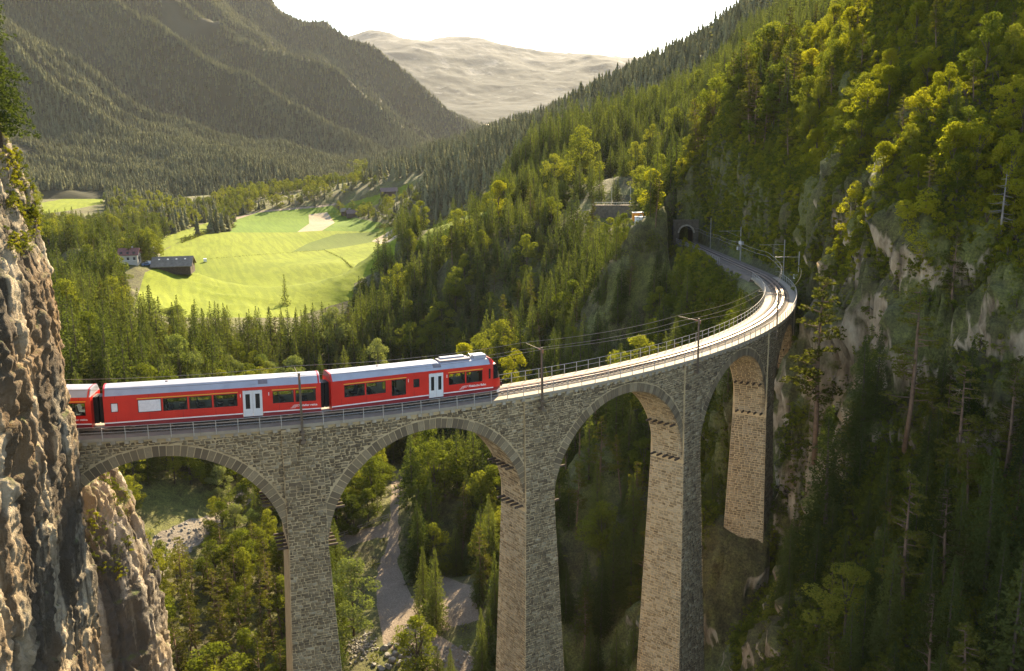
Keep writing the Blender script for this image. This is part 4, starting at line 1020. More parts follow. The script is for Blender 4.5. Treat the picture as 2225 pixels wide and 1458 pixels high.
def spruce(seed, H=18.0, sp=0.17, nl=26, dens=1.0, bare=0.08, leaf=0.58):
    R = np.random.default_rng(seed); V, F, nv = [], [], 0
    lean = R.normal(0, 0.01, 2)
    for i in range(nl):
        f = i/(nl-1); h = H*(bare+(1-bare)*f**0.92); rad = H*sp*(1-f)**0.85*R.uniform(0.75, 1.15)+0.12
        nb = max(4, int(8*(1-f*0.5)*dens)); a0 = R.uniform(0, 6.28)
        for k in range(nb):
            a = a0+6.283*k/nb+R.normal(0, 0.2); r = rad*R.uniform(0.55, 1.15)
            m_ = max(3, int((r*3.6+3)*dens)); t = R.uniform(0.12, 1.0, m_)**0.75
            w_ = (1-t)*0.30*r+0.10
            off = R.normal(0, 1, m_)*w_*0.8
            x = np.cos(a)*t*r-np.sin(a)*off; y = np.sin(a)*t*r+np.cos(a)*off
            z = h-0.30*r*t**1.3+0.06*r*t+R.normal(0, 0.14, m_)-np.abs(off)*0.12
            P = np.stack([x+lean[0]*h, y+lean[1]*h, z], 1)
            v, f_ = tri_cloud(P, leaf*(0.7+0.5*(1-f)), R, 0.0, 0.5); V.append(v); F.append(f_+nv); nv += len(v)
    v, f_ = tri_cloud(np.stack([R.normal(0, .06, 14), R.normal(0, .06, 14), H*R.uniform(0.95, 1.02, 14)], 1), 0.35, R, 3.0); V.append(v); F.append(f_+nv)
    tr = MB(); tr.tube([(0, 0, -0.8), (lean[0]*H*.3, lean[1]*H*.3, H*0.3), (lean[0]*H*.7, lean[1]*H*.7, H*0.7), (lean[0]*H, lean[1]*H, H*0.98)], [H*0.014, H*0.011, H*0.006, 0.02], 7)
    return tr, np.concatenate(V), np.concatenate(F), H
def clumps(R, C, rad, n, size, flat=0.72):
    P = []
    for c, r in zip(C, rad):
        k = max(6, int(n*r*r)); d = R.normal(size=(k, 3)); d /= np.linalg.norm(d, axis=1, keepdims=True)
        q = R.uniform(0.45, 1.0, (k, 1))**0.5; p = c+d*q*r*np.array([1, 1, flat]); P.append(p)
    P = np.concatenate(P); return tri_cloud(P, size, R, 0.3, 0.65)
def pine(seed, H=15.0, bare=0.45, wid=0.17):
    R = np.random.default_rng(seed); tr = MB(); C, rad = [], []
    bx, by = R.normal(0, 0.025, 2)
    ax = lambda h: Vector((bx*h+0.25*math.sin(h*0.25+seed), by*h+0.2*math.cos(h*0.2+seed), h))
    tr.tube([ax(-0.8), ax(H*0.25), ax(H*0.5), ax(H*0.75), ax(H*0.97)], [H*0.014, H*0.012, H*0.010, H*0.006, 0.03], 7)
    nb = 34
    for i in range(nb):
        f = i/(nb-1); h = H*(bare+(1-bare)*f); r = H*wid*(1-f*0.75)*R.uniform(0.55, 1.15)*(0.75 if f < 0.15 else 1); a = R.uniform(0, 6.28)
        p0 = ax(h); e = p0+Vector((math.cos(a)*r, math.sin(a)*r, r*R.uniform(0.0, 0.35)))
        tr.tube([p0, (p0+e)/2+Vector((0, 0, -0.05*r)), e], [0.07, 0.05, 0.02], 5)
        for t in (0.6, 1.0):
            C.append(np.array(p0+(e-p0)*t)+R.normal(0, 0.12, 3)); rad.append(R.uniform(0.35, 0.72)*(0.65+0.45*(1-f))*H/15)
    for i in range(5):   # dead stubs low down
        h = H*R.uniform(0.15, bare); a = R.uniform(0, 6.28); r = R.uniform(0.5, 1.4); p0 = ax(h); tr.tube([p0, p0+Vector((math.cos(a)*r, math.sin(a)*r, -0.1*r))], [0.03, 0.01], 4)
    C.append(np.array(ax(H))); rad.append(0.5)
    v, f_ = clumps(R, C, rad, 120, 0.27, 0.42); return tr, v, f_, H
def broad(seed, H=11.0, wid=0.36, bare=0.16, nc=26, leaf=0.27, dens=170):
    R = np.random.default_rng(seed); tr = MB(); C, rad = [], []
    tr.tube([(0, 0, -0.6), (0.1, 0, H*0.25), (0.0, 0.15, H*0.55), (0.1, 0.1, H*0.8)], [H*0.018, H*0.014, H*0.009, 0.03], 7)
    for i in range(nc):
        f = R.uniform(0, 1); h = H*(bare+(0.93-bare)*f); env = math.sin(math.pi*min(1, 0.18+0.80*f))**0.7
        a = R.uniform(0, 6.28); r = H*wid*env*R.uniform(0.25, 1.0)
        c = np.array([math.cos(a)*r, math.sin(a)*r, h]); C.append(c); rad.append(H*R.uniform(0.07, 0.125))
        if i % 3 == 0: tr.tube([(0, 0.1*f, h*0.6), tuple(c*np.array([0.6, 0.6, 1])-np.array([0, 0, 0.1*h])), tuple(c)], [0.08, 0.05, 0.02], 5)
    C.append(np.array([0, 0, H*0.93])); rad.append(H*0.09)
    v, f_ = clumps(R, C, rad, dens, leaf); return tr, v, f_, H
def lowtree(seed, H=18.0, sp=0.20, n=9):
    R = np.random.default_rng(seed); V, F = [], []; nv = 0
    for i in range(n):
        f = i/n; h = H*(0.06+0.94*f); r0 = H*sp*(1-f)**0.9*R.uniform(0.8, 1.2)+0.15; k = 7; a0 = R.uniform(0, 6.28)
        top = h+H*0.22*(1-0.5*f)
        ring = [(math.cos(a0+6.283*j/k)*r0*R.uniform(0.55, 1.25), math.sin(a0+6.283*j/k)*r0*R.uniform(0.55, 1.25), h-R.uniform(0, 0.05)*H) for j in range(k)]
        V += ring+[(R.normal(0, .1), R.normal(0, .1), min(top, H*1.02))]
        for j in range(k): F.append((nv+j, nv+(j+1) % k, nv+k))
        nv += k+1
    return np.array(V), np.array(F), H
# prototypes
KINDS = {}
def register(kind, gens, leafmat, barkmat, h0):
    KINDS[kind] = []
    for tr, v, f_, H in gens:
        cm = np_mesh(kind+'_crown', v, f_); cm.materials.append(MAT[leafmat])
        tm = bpy.data.meshes.new(kind+'_trunk'); tm.from_pydata(tr.v, [], tr.f); tm.materials.append(MAT[barkmat]); tm.validate()
        for p in tm.polygons: p.use_smooth = True
        # joined copy for the forest mass
        bm = bmesh.new(); bm.from_mesh(cm); nfc = len(bm.faces); bm.from_mesh(tm); bm.faces.ensure_lookup_table()
        for q in bm.faces[nfc:]: q.material_index = 1
        jm = bpy.data.meshes.new(kind+'_whole'); bm.to_mesh(jm); bm.free(); jm.materials.append(MAT[leafmat]); jm.materials.append(MAT[barkmat])
        KINDS[kind].append((tm, cm, jm, H))
register('spruce', [spruce(1, 18, 0.21, 26, 1.1), spruce(2, 18, 0.25, 25, 1.1), spruce(3, 18, 0.18, 30), spruce(4, 18, 0.23, 23, 1.0, 0.15), spruce(5, 18, 0.26, 26, 1.1, 0.10)], 'spruce_leaf', 'bark', 18)
register('fine', [spruce(6, 18, 0.20, 34, 2.1, 0.06, 0.32), spruce(7, 18, 0.24, 32, 2.1, 0.12, 0.32), spruce(8, 18, 0.17, 36, 2.0, 0.05, 0.30)], 'spruce_leaf', 'bark', 18)
register('pine', [pine(11), pine(12, 15, 0.35), pine(13, 15, 0.5, 0.14), pine(14, 15, 0.28, 0.2)], 'pine_leaf', 'pine_bark', 15)
register('broadleaf', [broad(21), broad(22, 11, 0.30), broad(23, 11, 0.42, 0.1, 30), broad(24, 11, 0.25, 0.2, 24)], 'broad_leaf', 'bark', 11)
register('willow', [broad(31, 11, 0.40, 0.06, 32), broad(32, 11, 0.33, 0.08, 28)], 'silver_leaf', 'bark', 11)
register('golden', [broad(41, 11, 0.30, 0.10, 26), broad(42, 11, 0.38, 0.08, 30)], 'gold_leaf', 'bark', 11)
register('bush', [broad(51, 3.2, 0.55, 0.03, 14, 0.22, 420), broad(52, 3.2, 0.65, 0.02, 16, 0.22, 400)], 'broad_leaf', 'bark', 3.2)
register('goldbush', [broad(53, 3.2, 0.6, 0.03, 14, 0.22, 400)], 'gold_leaf', 'bark', 3.2)
KINDS['low'] = []
for sd_ in range(3):
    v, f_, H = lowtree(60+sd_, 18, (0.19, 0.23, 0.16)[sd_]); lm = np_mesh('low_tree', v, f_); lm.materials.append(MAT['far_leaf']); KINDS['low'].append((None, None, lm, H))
protoC = bpy.data.collections.new('forest_prototypes')
PROTO = []
for kd in KINDS:
    for i, t_ in enumerate(KINDS[kd]):
        po = bpy.data.objects.new('proto_%02d' % len(PROTO), t_[2]); protoC.objects.link(po); PROTO.append((kd, i))
def proto_index(kd, i): return PROTO.index((kd, i))
def gn_forest():
    ng = bpy.data.node_groups.new('scatter', 'GeometryNodeTree')
    ng.interface.new_socket('Geometry', in_out='INPUT', socket_type='NodeSocketGeometry'); ng.interface.new_socket('Geometry', in_out='OUTPUT', socket_type='NodeSocketGeometry')
    N = ng.nodes; gi, go = N.new('NodeGroupInput'), N.new('NodeGroupOutput'); ci = N.new('GeometryNodeCollectionInfo'); ci.inputs['Collection'].default_value = protoC
    ci.inputs['Separate Children'].default_value = True; ci.inputs['Reset Children'].default_value = True
    io = N.new('GeometryNodeInstanceOnPoints'); io.inputs['Pick Instance'].default_value = True
    def na(nm, dt): q = N.new('GeometryNodeInputNamedAttribute'); q.data_type = dt; q.inputs[0].default_value = nm; return q.outputs[0]
    L = ng.links.new
    L(gi.outputs[0], io.inputs['Points']); L(ci.outputs[0], io.inputs['Instance']); L(na('pidx', 'INT'), io.inputs['Instance Index'])
    er = N.new('FunctionNodeEulerToRotation'); L(na('prot', 'FLOAT_VECTOR'), er.inputs[0]); L(er.outputs[0], io.inputs['Rotation']); L(na('pscl', 'FLOAT_VECTOR'), io.inputs['Scale'])
    L(io.outputs[0], go.inputs[0]); return ng
GNF = gn_forest()
def scatter_object(name, P, idx, rot, scl, label, cat='forest'):
    if len(P) == 0: return
    me = bpy.data.meshes.new(name); me.vertices.add(len(P)); me.vertices.foreach_set('co', np.asarray(P, np.float32).ravel())
    a = me.attributes.new('pidx', 'INT', 'POINT'); a.data.foreach_set('value', np.asarray(idx, np.int32))
    a = me.attributes.new('prot', 'FLOAT_VECTOR', 'POINT'); a.data.foreach_set('vector', np.asarray(rot, np.float32).ravel())
    a = me.attributes.new('pscl', 'FLOAT_VECTOR', 'POINT'); a.data.foreach_set('vector', np.asarray(scl, np.float32).ravel())
    o = bpy.data.objects.new(name, me); COL.objects.link(o); md = o.modifiers.new('scatter', 'NODES'); md.node_group = GNF
    prop(o, label, cat, None, 'stuff'); return o
# ---- where trees grow: candidates over the whole ground, sorted into kinds by where they stand
NC = 60000
ca = rng.uniform(-0.66, 0.78, NC); dmin, dmax = 62.0, 1000.0
cd_ = np.sqrt(rng.uniform(dmin**2, dmax**2, NC*3//3)); 
NC2 = 9000; ca = np.concatenate([ca, rng.uniform(-0.66, 0.78, NC2)]); cd_ = np.concatenate([cd_, np.sqrt(rng.uniform(dmin**2, 330**2, NC2))])
NC3 = 26000; ca = np.concatenate([ca, rng.uniform(-0.3, 0.78, NC3)]); cd_ = np.concatenate([cd_, np.sqrt(rng.uniform(1000**2, 2150**2, NC3))])
cl_ = ca*cd_; cz_ = ground(cd_, cl_); CPs = world(cd_, cl_, cz_)
tu, tv, _ = project(CPs)
fi = np.clip(((np.log(cd_)-LD[0])/(LD[1]-LD[0])).astype(int), 0, ND-2); fj = np.clip(((ca-AG[0])/(AG[1]-AG[0])).astype(int), 0, NA-2)
tcls = CLS[fi, fj]
e_ = 3.0
slx = (ground(cd_+e_, cl_)-ground(cd_-e_, cl_))/(2*e_); sly = (ground(cd_, cl_+e_)-ground(cd_, cl_-e_))/(2*e_); tsl = np.hypot(slx, sly)
trk = MASKTRACK[fi, fj]
hmax = SLOPEMAX[np.clip(fi-1, 0, ND-1), fj]
ok = (tcls == 0) & (trk > 6.0)
# keep the viaduct clear
rr_ = np.hypot(CPs[:, 0], CPs[:, 1]); th_ = np.arctan2(CPs[:, 1], CPs[:, 0])
ok &= ~((np.abs(rr_-100) < 5.5) & (th_ > -0.4) & (th_ < 1.25))
for q in MEADOWS: ok &= ~(in_poly(tu, tv, q) & (cd_ > 330))
inside = (rr_ < 94)
near_right = (tu > 1690)
ok &= (inside | near_right | (cd_ > 260) | (th_ > 1.22))
ok &= ~((tu > 285) & (tu < 775) & (tv < 765) & (cd_ > 300) & (cd_ < 1010) & (tv > 585) & (tv < 735))
ok &= ~((tu > 1215) & (tu < 1420) & (tv > 440) & (tv < 500) & (cd_ < 400) & (cd_ > 330))
ok &= ~((tu > 1400) & (tu < 1660) & (cd_ > 150) & (cd_ < 262) & (trk < 9))
ok &= ~((tu > 828) & (tu < 890) & (cd_ < 270) & (tv > 1010) & (tv <= 1180)) & ~((tu > 745) & (tu < 905) & (cd_ < 260) & (tv > 1180))            # the path and its verges
ok &= ~((tu > 300) & (tu < 470) & (cd_ < 330) & (tv > 1060) & (tv < 1240))
ok &= (cd_ > 66) & (tsl < 2.6)
kind = np.full(len(cd_), 'spruce', dtype=object); hgt = rng.uniform(12, 20, len(cd_)); cell = np.full(len(cd_), 4.6); reg = np.zeros(len(cd_), int)
rnd_ = rng.uniform(0, 1, len(cd_))
def assign(mask, table, h, c, region):
    acc = 0.0
    for kd, pr in table:
        s_ = mask & (rnd_ >= acc) & (rnd_ < acc+pr); kind[s_] = kd; acc += pr
    hgt[mask] = rng.uniform(h[0], h[1], mask.sum()); cell[mask] = c; reg[mask] = region
# 1 dark slope lower right, 2 sunny slope above the line, 3 wood between viaduct and tunnel, 4 wood behind the train, 5 below arch 1, 6 beyond arches 2 and 3, 7 far slope right, 8 belt left of the meadow
A_ = np.ones(len(cd_), bool)
assign(A_ & (cd_ < 560), [('spruce', 0.95), ('pine', 0.03), ('broadleaf', 0.02)], (12, 19), 5.0, 4)
assign((tu < 860) & (tv > 690) & (tv < 930) & (cd_ > 225), [('spruce', 0.93), ('pine', 0.03), ('broadleaf', 0.02), ('willow', 0.02)], (12, 19), 5.0, 4)
assign((tu > 500) & (tu < 900) & (cd_ > 225) & (cd_ < 300), [('spruce', 0.40), ('willow', 0.35), ('broadleaf', 0.25)], (7, 13), 4.6, 4)
assign((tu > 860) & (tu < 1700) & (cd_ < 440), [('spruce', 0.91), ('pine', 0.04), ('broadleaf', 0.05)], (9, 17), 5.0, 3)
assign((tu > 1150) & (tu < 1700) & (cd_ > 165) & (cd_ < 262) & (tv < 820), [('spruce', 0.82), ('pine', 0.04), ('broadleaf', 0.08), ('golden', 0.06)], (6, 13), 4.6, 3)
assign((tu > 860) & (tu < 1600) & (cd_ < 235) & (tv > 900), [('spruce', 0.74), ('pine', 0.20), ('broadleaf', 0.06)], (9, 16), 4.8, 6)
assign((tu < 680) & (cd_ < 262) & (tv > 960), [('pine', 0.15), ('broadleaf', 0.40), ('willow', 0.30), ('spruce', 0.15)], (7, 12), 4.2, 5)
assign((tu > 170) & (tu < 640) & (cd_ < 330) & (tv > 900) & (tv < 1075), [('spruce', 0.75), ('broadleaf', 0.25)], (9, 15), 4.0, 5)
assign((tu > 690) & (tu < 850) & (cd_ < 300) & (tv > 950) & (tv < 1170), [('spruce', 0.5), ('broadleaf', 0.5)], (7, 13), 4.0, 6)
assign((tu < 680) & (cd_ < 215) & (tv > 1230), [('pine', 0.75), ('broadleaf', 0.25)], (9, 15), 4.2, 5)
assign((tu > 1480) & (cd_ > 150) & (cd_ < 330) & (th_ > 0.75) & (rr_ > 100), [('spruce', 0.12), ('pine', 0.22), ('broadleaf', 0.30), ('golden', 0.36)], (5, 11), 4.6, 2)
assign((tu > 1480) & (tu < 1720) & (tv < 385) & (cd_ > 220) & (cd_ < 330), [('pine', 0.65), ('spruce', 0.20), ('broadleaf', 0.15)], (13, 19), 4.0, 2)
assign(near_right & (tv > 600) & (cd_ < 165), [('spruce', 0.70), ('pine', 0.26), ('broadleaf', 0.04)], (7, 13), 3.5, 1)
assign(near_right & (tv <= 600) & (cd_ < 190), [('golden', 0.58), ('broadleaf', 0.20), ('pine', 0.14), ('spruce', 0.08)], (4.5, 9), 4.6, 2)  # many golden crowns here stand in for the warm sun glow
ok &= ~(near_right & (cd_ < 160) & (tv > 560) & (tv < 900) & (rnd_ < 0.82))     # bare rock face
assign((cd_ >= 560) & (tu > 780), [('spruce', 1.0)], (15, 22), 6.4, 7)
assign((cd_ >= 440) & (cd_ < 560) & (tu > 860), [('spruce', 0.96), ('broadleaf', 0.04)], (13, 19), 5.8, 7)
assign((cd_ >= 400) & (tu < 800), [('spruce', 0.82), ('broadleaf', 0.18)], (12, 19), 6.0, 8)
assign((cd_ >= 850) & (tu < 800) & (tu > 470), [('broadleaf', 0.75), ('spruce', 0.25)], (9, 14), 7.0, 8)
assign((tu > 720) & (tu < 920) & (tv > 395) & (tv < 500) & (cd_ > 560), [('broadleaf', 0.6), ('spruce', 0.4)], (8, 13), 10.0, 8)
# do not let a crown hide the farm, the meadow or the portal
tp = CPs.copy(); tp[:, 2] += hgt; qu, qv, _ = project(tp)
ok &= ~(in_poly(qu, qv+4, [(316,640),(420,560),(470,515),(640,470),(800,500),(850,560),(745,640),(600,668),(330,650)]) & (cd_ < 900) & (tu < 850))
ok &= ~((qu > 255) & (qu < 450) & (qv < 583) & (tv > 570) & (cd_ < 640))
ok &= ~((qu > 1425) & (qu < 1700) & (qv < 590-(1700-qu)*0.0) & (cd_ < 262) & (tv > 520) & (qv > 470) & (trk < 14) & (np.interp(qu, [1430, 1470, 1560, 1640, 1700], [500, 520, 566, 600, 650]) > qv))
ok &= ~((qu > 1425) & (qu < 1500) & (tv > 500) & (qv < 515) & (cd_ < 255) & (tu < 1500))
ok &= ~((qu > 1285) & (qu < 1412) & (tv > 470) & (qv < 462) & (cd_ < 372))
ok &= ~((tu > 1430) & (tu < 1520) & (tv > 440) & (tv < 530) & (cd_ > 235) & (cd_ < 262))
ok &= ((tp[:, 2]-CZ)/cd_ > hmax-0.004)                                             # hidden behind the ground: not planted
clear_ = fbm(CPs[:, 0], CPs[:, 1], CPs[:, 2]*0, 34, 2); ok &= (clear_ > -0.40) | (cd_ < 330); hgt *= 1+0.35*clear_
ok &= ~((tu > 80) & (tu < 232) & (tv > 415) & (qv < 462) & (tv < 530))
keep_ = np.zeros(len(cd_), bool); seen = set()
for i in rng.permutation(np.flatnonzero(ok)):
    c = cell[i]; k_ = (round(c, 1), int(CPs[i, 0]//c), int(CPs[i, 1]//c))
    if k_ in seen: continue
    seen.add(k_); keep_[i] = True
sel = np.flatnonzero(keep_)
rotz = rng.uniform(0, 6.28, len(cd_)); wsc = rng.uniform(0.85, 1.2, len(cd_))
variant = np.array([rng.integers(0, len(KINDS[k])) for k in kind])
pxh = FPX*hgt/cd_
infr = (qu > 5) & (qu < 2220) & (qv < 1440) & (tv > 10)
# canopy hides a tree when a nearer one stands just in front and higher: rough test on a pixel grid
order = sel[np.argsort(cd_[sel])]; gridtop = np.full(240, 1e9); shown = np.zeros(len(cd_))
for i in order:
    j = int(min(max(qu[i]/10, 0), 239)); wj = max(1, int(pxh[i]*0.14/10)); lo, hi = max(0, j-wj), min(240, j+wj+1)
    vis_ = gridtop[lo:hi].mean()-qv[i]; shown[i] = min(pxh[i], max(0, vis_)) if cd_[i] > 95 else pxh[i]
    gridtop[lo:hi] = np.minimum(gridtop[lo:hi], qv[i]+pxh[i]*0.15)
score = np.where(infr, pxh*0.35+shown, 0)
# hidden by the near cliff or wholly behind the viaduct wall
score[(qu < 165) & (cd_ > 78)] = 0
wallmask = (np.interp(qu, [160, 655, 1176, 1513, 1687], [925, 905, 840, 765, 700]) < qv) & (np.interp(qu, [160, 655, 1176, 1513, 1687], [1040, 1010, 960, 880, 790]) > qv) & (tu < 1690) & (tu > 160) & inside
score[wallmask] *= 0.2
top = sel[np.argsort(-score[sel])][:300]
REGN = {1: 'on the shaded slope at lower right', 2: 'on the sunny slope above the railway line', 3: 'in the wood between viaduct and tunnel', 4: 'in the wood behind the red train', 5: 'below the first arch', 6: 'beyond the second and third arches', 7: 'on the far right hillside', 8: 'in the tree belt left of the meadow'}
KN = {'fine': ('spruce_tree', 'dark conical spruce'), 'spruce': ('spruce_tree', 'dark conical spruce'), 'pine': ('pine_tree', 'open bare-stemmed pine'), 'broadleaf': ('broadleaf_tree', 'green leafy tree'), 'willow': ('willow_tree', 'pale silvery leafy tree'), 'golden': ('leafy_tree', 'golden sunlit leafy tree')}
def plant(kd, var, P, H, rz, wf, label, group=None, name=None):
    tm, cm, jm, H0 = KINDS[kd][var % len(KINDS[kd])]
    r = bpy.data.objects.new(name or KN[kd][0], None); COL.objects.link(r); r.location = P; s = H/H0; r.scale = (s*wf, s*wf, s); r.rotation_euler = (0, 0, rz); r.empty_display_size = 0.3
    prop(r, label, 'tree', group)
    for nm, mm in (('trunk', tm), ('crown', cm)):
        c = bpy.data.objects.new(nm, mm); COL.objects.link(c); c.parent = r
    return r
def pick(u, tab):
    for lim, nm in tab:
        if u < lim: return nm
    return tab[-1][1]
def where(rg, u, v, vb):
    if rg == 5: return 'below the first arch, '+pick(u, [(330, 'next to the rock spur'), (420, 'right of the rock spur'), (520, 'under the arch crown'), (600, 'right of the arch crown'), (9999, 'close to the first pier')])
    if rg == 6: return pick(u, [(860, 'left of the gravel track'), (960, 'just right of the gravel track'), (1070, 'beyond the second arch'), (1200, 'behind the second pier'), (1290, 'beyond the third arch, left side'), (1400, 'beyond the third arch, right side'), (1530, 'behind the third pier'), (9999, 'left of the fourth pier')])
    if rg == 4: return 'behind '+pick(u, [(330, 'the rear of the train'), (520, 'the middle coach windows'), (690, 'the middle coach end'), (860, 'the front coach'), (9999, 'the train nose')])
    if rg == 3: return 'in the wood behind '+pick(u, [(1080, 'the train nose'), (1180, 'the second mast'), (1350, 'the third arch'), (1520, 'the third mast'), (9999, 'the bend')])
    if rg == 2: return 'on the sunny slope '+pick(u, [(1520, 'above the tunnel'), (1660, 'right of the tunnel'), (1800, 'above the bend'), (1960, 'above the rock face'), (2100, 'above the rock face, further right'), (9999, 'near the right edge')])
    if rg == 1: return 'on the shaded slope, '+pick(u, [(1760, 'next to the fourth pier'), (1880, 'right of the fourth pier'), (2000, 'below the rock face'), (2110, 'right of centre'), (9999, 'near the right edge')])+(' at the bottom' if vb > 1300 else '')
    return REGN[rg]
for i in top:
    lab = ('tall ' if hgt[i] > 14.5 else ('small ' if hgt[i] < 9.5 else 'middling '))+KN[kind[i]][1]+' '+where(reg[i], qu[i], qv[i], tv[i])
    plant('fine' if kind[i] == 'spruce' and cd_[i] < 185 else kind[i], variant[i], tuple(CPs[i]-np.array([0, 0, 0.2])), hgt[i], rotz[i], wsc[i], lab, KN[kind[i]][1]+' '+REGN[reg[i]])
restm = keep_.copy(); restm[top] = False
ri = np.flatnonzero(restm); far = cd_[ri] > 760
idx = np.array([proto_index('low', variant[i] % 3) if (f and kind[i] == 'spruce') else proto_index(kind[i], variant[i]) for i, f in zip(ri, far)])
h0 = np.array([KINDS[PROTO[k][0]][PROTO[k][1]][3] for k in idx]); s_ = hgt[ri]/h0
print('TREES', len(top), len(ri))
scatter_object('forest', CPs[ri]-np.array([0, 0, 0.3]), idx, np.stack([0*ri, 0*ri, rotz[ri]], 1), np.stack([s_*wsc[ri], s_*wsc[ri], s_], 1), 'mixed forest covering the gorge sides and valley slopes')
# ---- bushes on every steep or wooded bit of ground
NBU = 52000
ba = np.concatenate([rng.uniform(-0.6, 0.72, NBU//2), rng.uniform(0.14, 0.66, NBU//2)]); bd = np.concatenate([np.sqrt(rng.uniform(64**2, 340**2, NBU//2)), np.sqrt(rng.uniform(80**2, 300**2, NBU//2))]); bl = ba*bd; BP = world(bd, bl); bu, bv, _ = project(BP)
bi = np.clip(((np.log(bd)-LD[0])/(LD[1]-LD[0])).astype(int), 0, ND-2); bj = np.clip(((ba-AG[0])/(AG[1]-AG[0])).astype(int), 0, NA-2)
_e = 2.0; bsl = np.hypot((ground(bd+_e, bl)-ground(bd-_e, bl))/(2*_e), (ground(bd, bl+_e)-ground(bd, bl-_e))/(2*_e))
_st = np.flatnonzero((bsl > 0.9) & (bu > 1380)); _st = np.repeat(_st, 3); bd = np.concatenate([bd, bd[_st]+rng.normal(0, 1.2, len(_st))]); bl = np.concatenate([bl, bl[_st]+rng.normal(0, 1.2, len(_st))]); ba = bl/bd
BP = world(bd, bl); bu, bv, _ = project(BP); NBU = len(bd)
bi = np.clip(((np.log(bd)-LD[0])/(LD[1]-LD[0])).astype(int), 0, ND-2); bj = np.clip(((ba-AG[0])/(AG[1]-AG[0])).astype(int), 0, NA-2)
brr = np.hypot(BP[:, 0], BP[:, 1]); bth = np.arctan2(BP[:, 1], BP[:, 0])
bok = (CLS[bi, bj] == 0) & (MASKTRACK[bi, bj] > 5.0) & ((BP[:, 2]+3-CZ)/bd > SLOPEMAX[np.clip(bi-1, 0, ND-1), bj]-0.004)
bok &= ~((np.abs(brr-100) < 3.4) & (bth < 1.2)); bok &= (brr < 95) | (bu > 1600) | (bth > 1.1)
rockface = (bu > 1745) & (bv > 610) & (bv < 890) & (bd < 165)
bok &= ~(rockface & (rng.uniform(0, 1, NBU) < 0.85))
bok &= ~((bu > 740) & (bu < 1000) & (bv > 1240) & (rng.uniform(0, 1, NBU) < 0.6))
bn = fbm(BP[:, 0], BP[:, 1], BP[:, 2], 14, 3)
bok &= (bn > np.where(bu > 1480, -0.55, -0.22))
bok &= (bu > 1480) | ((bu > 1340) & (bd > 222) & (bd < 280)) | (rng.uniform(0, 1, NBU) < 0.22)
gold = (bv < 600) & (bu > 1450) & (bd < 330)
bk = np.array([proto_index('goldbush', 0) if (gg and r < 0.45) else proto_index('bush', int(r*7) % 2) for gg, r in zip(gold, rng.uniform(0, 1, NBU))])
q = np.flatnonzero(bok); bs = rng.uniform(0.35, 1.05, len(q))*np.where((bu[q] > 1480) & (bd[q] > 180), 1.1, np.where(bu[q] > 1480, 0.85, 0.55))
scatter_object('undergrowth', BP[q]-np.array([0, 0, 0.3]), bk[q], np.stack([rng.normal(0, .2, len(q)), rng.normal(0, .2, len(q)), rng.uniform(0, 6.28, len(q))], 1), np.stack([bs, bs, bs*rng.uniform(0.7, 1.2, len(q))], 1), 'low bushes and scrub on the gorge sides', 'undergrowth')
# ---- forest on the big mountain
D_, A_m, Z_m = LM
NM = 260000
md_ = np.exp(rng.uniform(0, 1, NM)**0.8*math.log(4600/1060.0))*1060; ma = rng.uniform(-0.60, 0.03, NM)
ii = (np.log(md_)-math.log(1000))/(math.log(5200)-math.log(1000))*(D_.shape[0]-1); jj = (ma+0.75)/0.80*(D_.shape[1]-1)
i0, j0 = ii.astype(int), jj.astype(int); s, t = ii-i0, jj-j0
mz = Z_m[i0, j0]*(1-s)*(1-t)+Z_m[i0+1, j0]*s*(1-t)+Z_m[i0, j0+1]*(1-s)*t+Z_m[i0+1, j0+1]*s*t
sm_ = np.maximum.accumulate((Z_m-CZ)/D_, axis=0)[np.clip(i0-1, 0, None), j0]
mh_ = rng.uniform(8, 19, NM)*(0.75+0.5*np.clip(fbm(ma*40, md_*0.01, ma*0, 1.0, 2), -1, 1)*0.5)
MPt = world(md_, ma*md_, mz); mu, mv, _ = project(MPt)
mok = ((mz+mh_-CZ)/md_ > sm_-0.002) & (mu > -40) & (mv > -60) & (mz > -64) & ~((mu > 85) & (mu < 228) & (mv > 414))
bald = fbm(MPt[:, 0], MPt[:, 1], MPt[:, 2]*0, 160, 3); mok &= bald > -0.48
q = np.flatnonzero(mok)[:110000]; hs = mh_[q]/18.0
print('MOUNTAIN', len(q))
scatter_object('mountain_forest', MPt[q]-np.array([0, 0, 0.5]), np.array([proto_index('low', k % 3) for k in q]), np.stack([0*q, 0*q, rng.uniform(0, 6.28, len(q))], 1), np.stack([hs*1.25, hs*1.25, hs], 1), 'dense conifer forest on the left mountainside')
# ---- trees that stand out
def lone(kd, var, u, vt, vb, d, label, wf=1.0, name=None, sink=0.3):
    Pb, Pt = at_depth(u, vb, d), at_depth(u, vt, d); H = Pt[2]-Pb[2]
    dd, ll = dl_of(Pb); gz = float(ground(dd, ll)[0])
    return plant(kd, var, (Pb[0], Pb[1], Pb[2]-sink), H, random.uniform(0, 6), wf, label, None, name)
lone('spruce', 2, 621, 592, 690, 425, 'lone slim conifer standing in front of the meadow', 0.9)
lone('pine', 1, 1764, 588, 985, 131, 'tall sunlit pine beside the end of the viaduct', 1.15)
lone('golden', 1, 2005, 398, 560, 121, 'flat-topped golden tree on the right slope above the rock face', 1.2)
lone('fine', 0, -2, -160, 292, 66, 'big conifer on the cliff top at the left edge', 0.95)
lone('golden', 0, 1084, 388, 480, 415, 'big pale yellow-green tree above the sloping meadow', 1.1)
lone('broadleaf', 1, 1262, 268, 420, 430, 'tall leafy tree above the road wall, left of the tunnel hill', 1.0)
lone('broadleaf', 2, 1205, 330, 420, 440, 'rounded light tree at the edge of the small hillside meadow', 1.0)
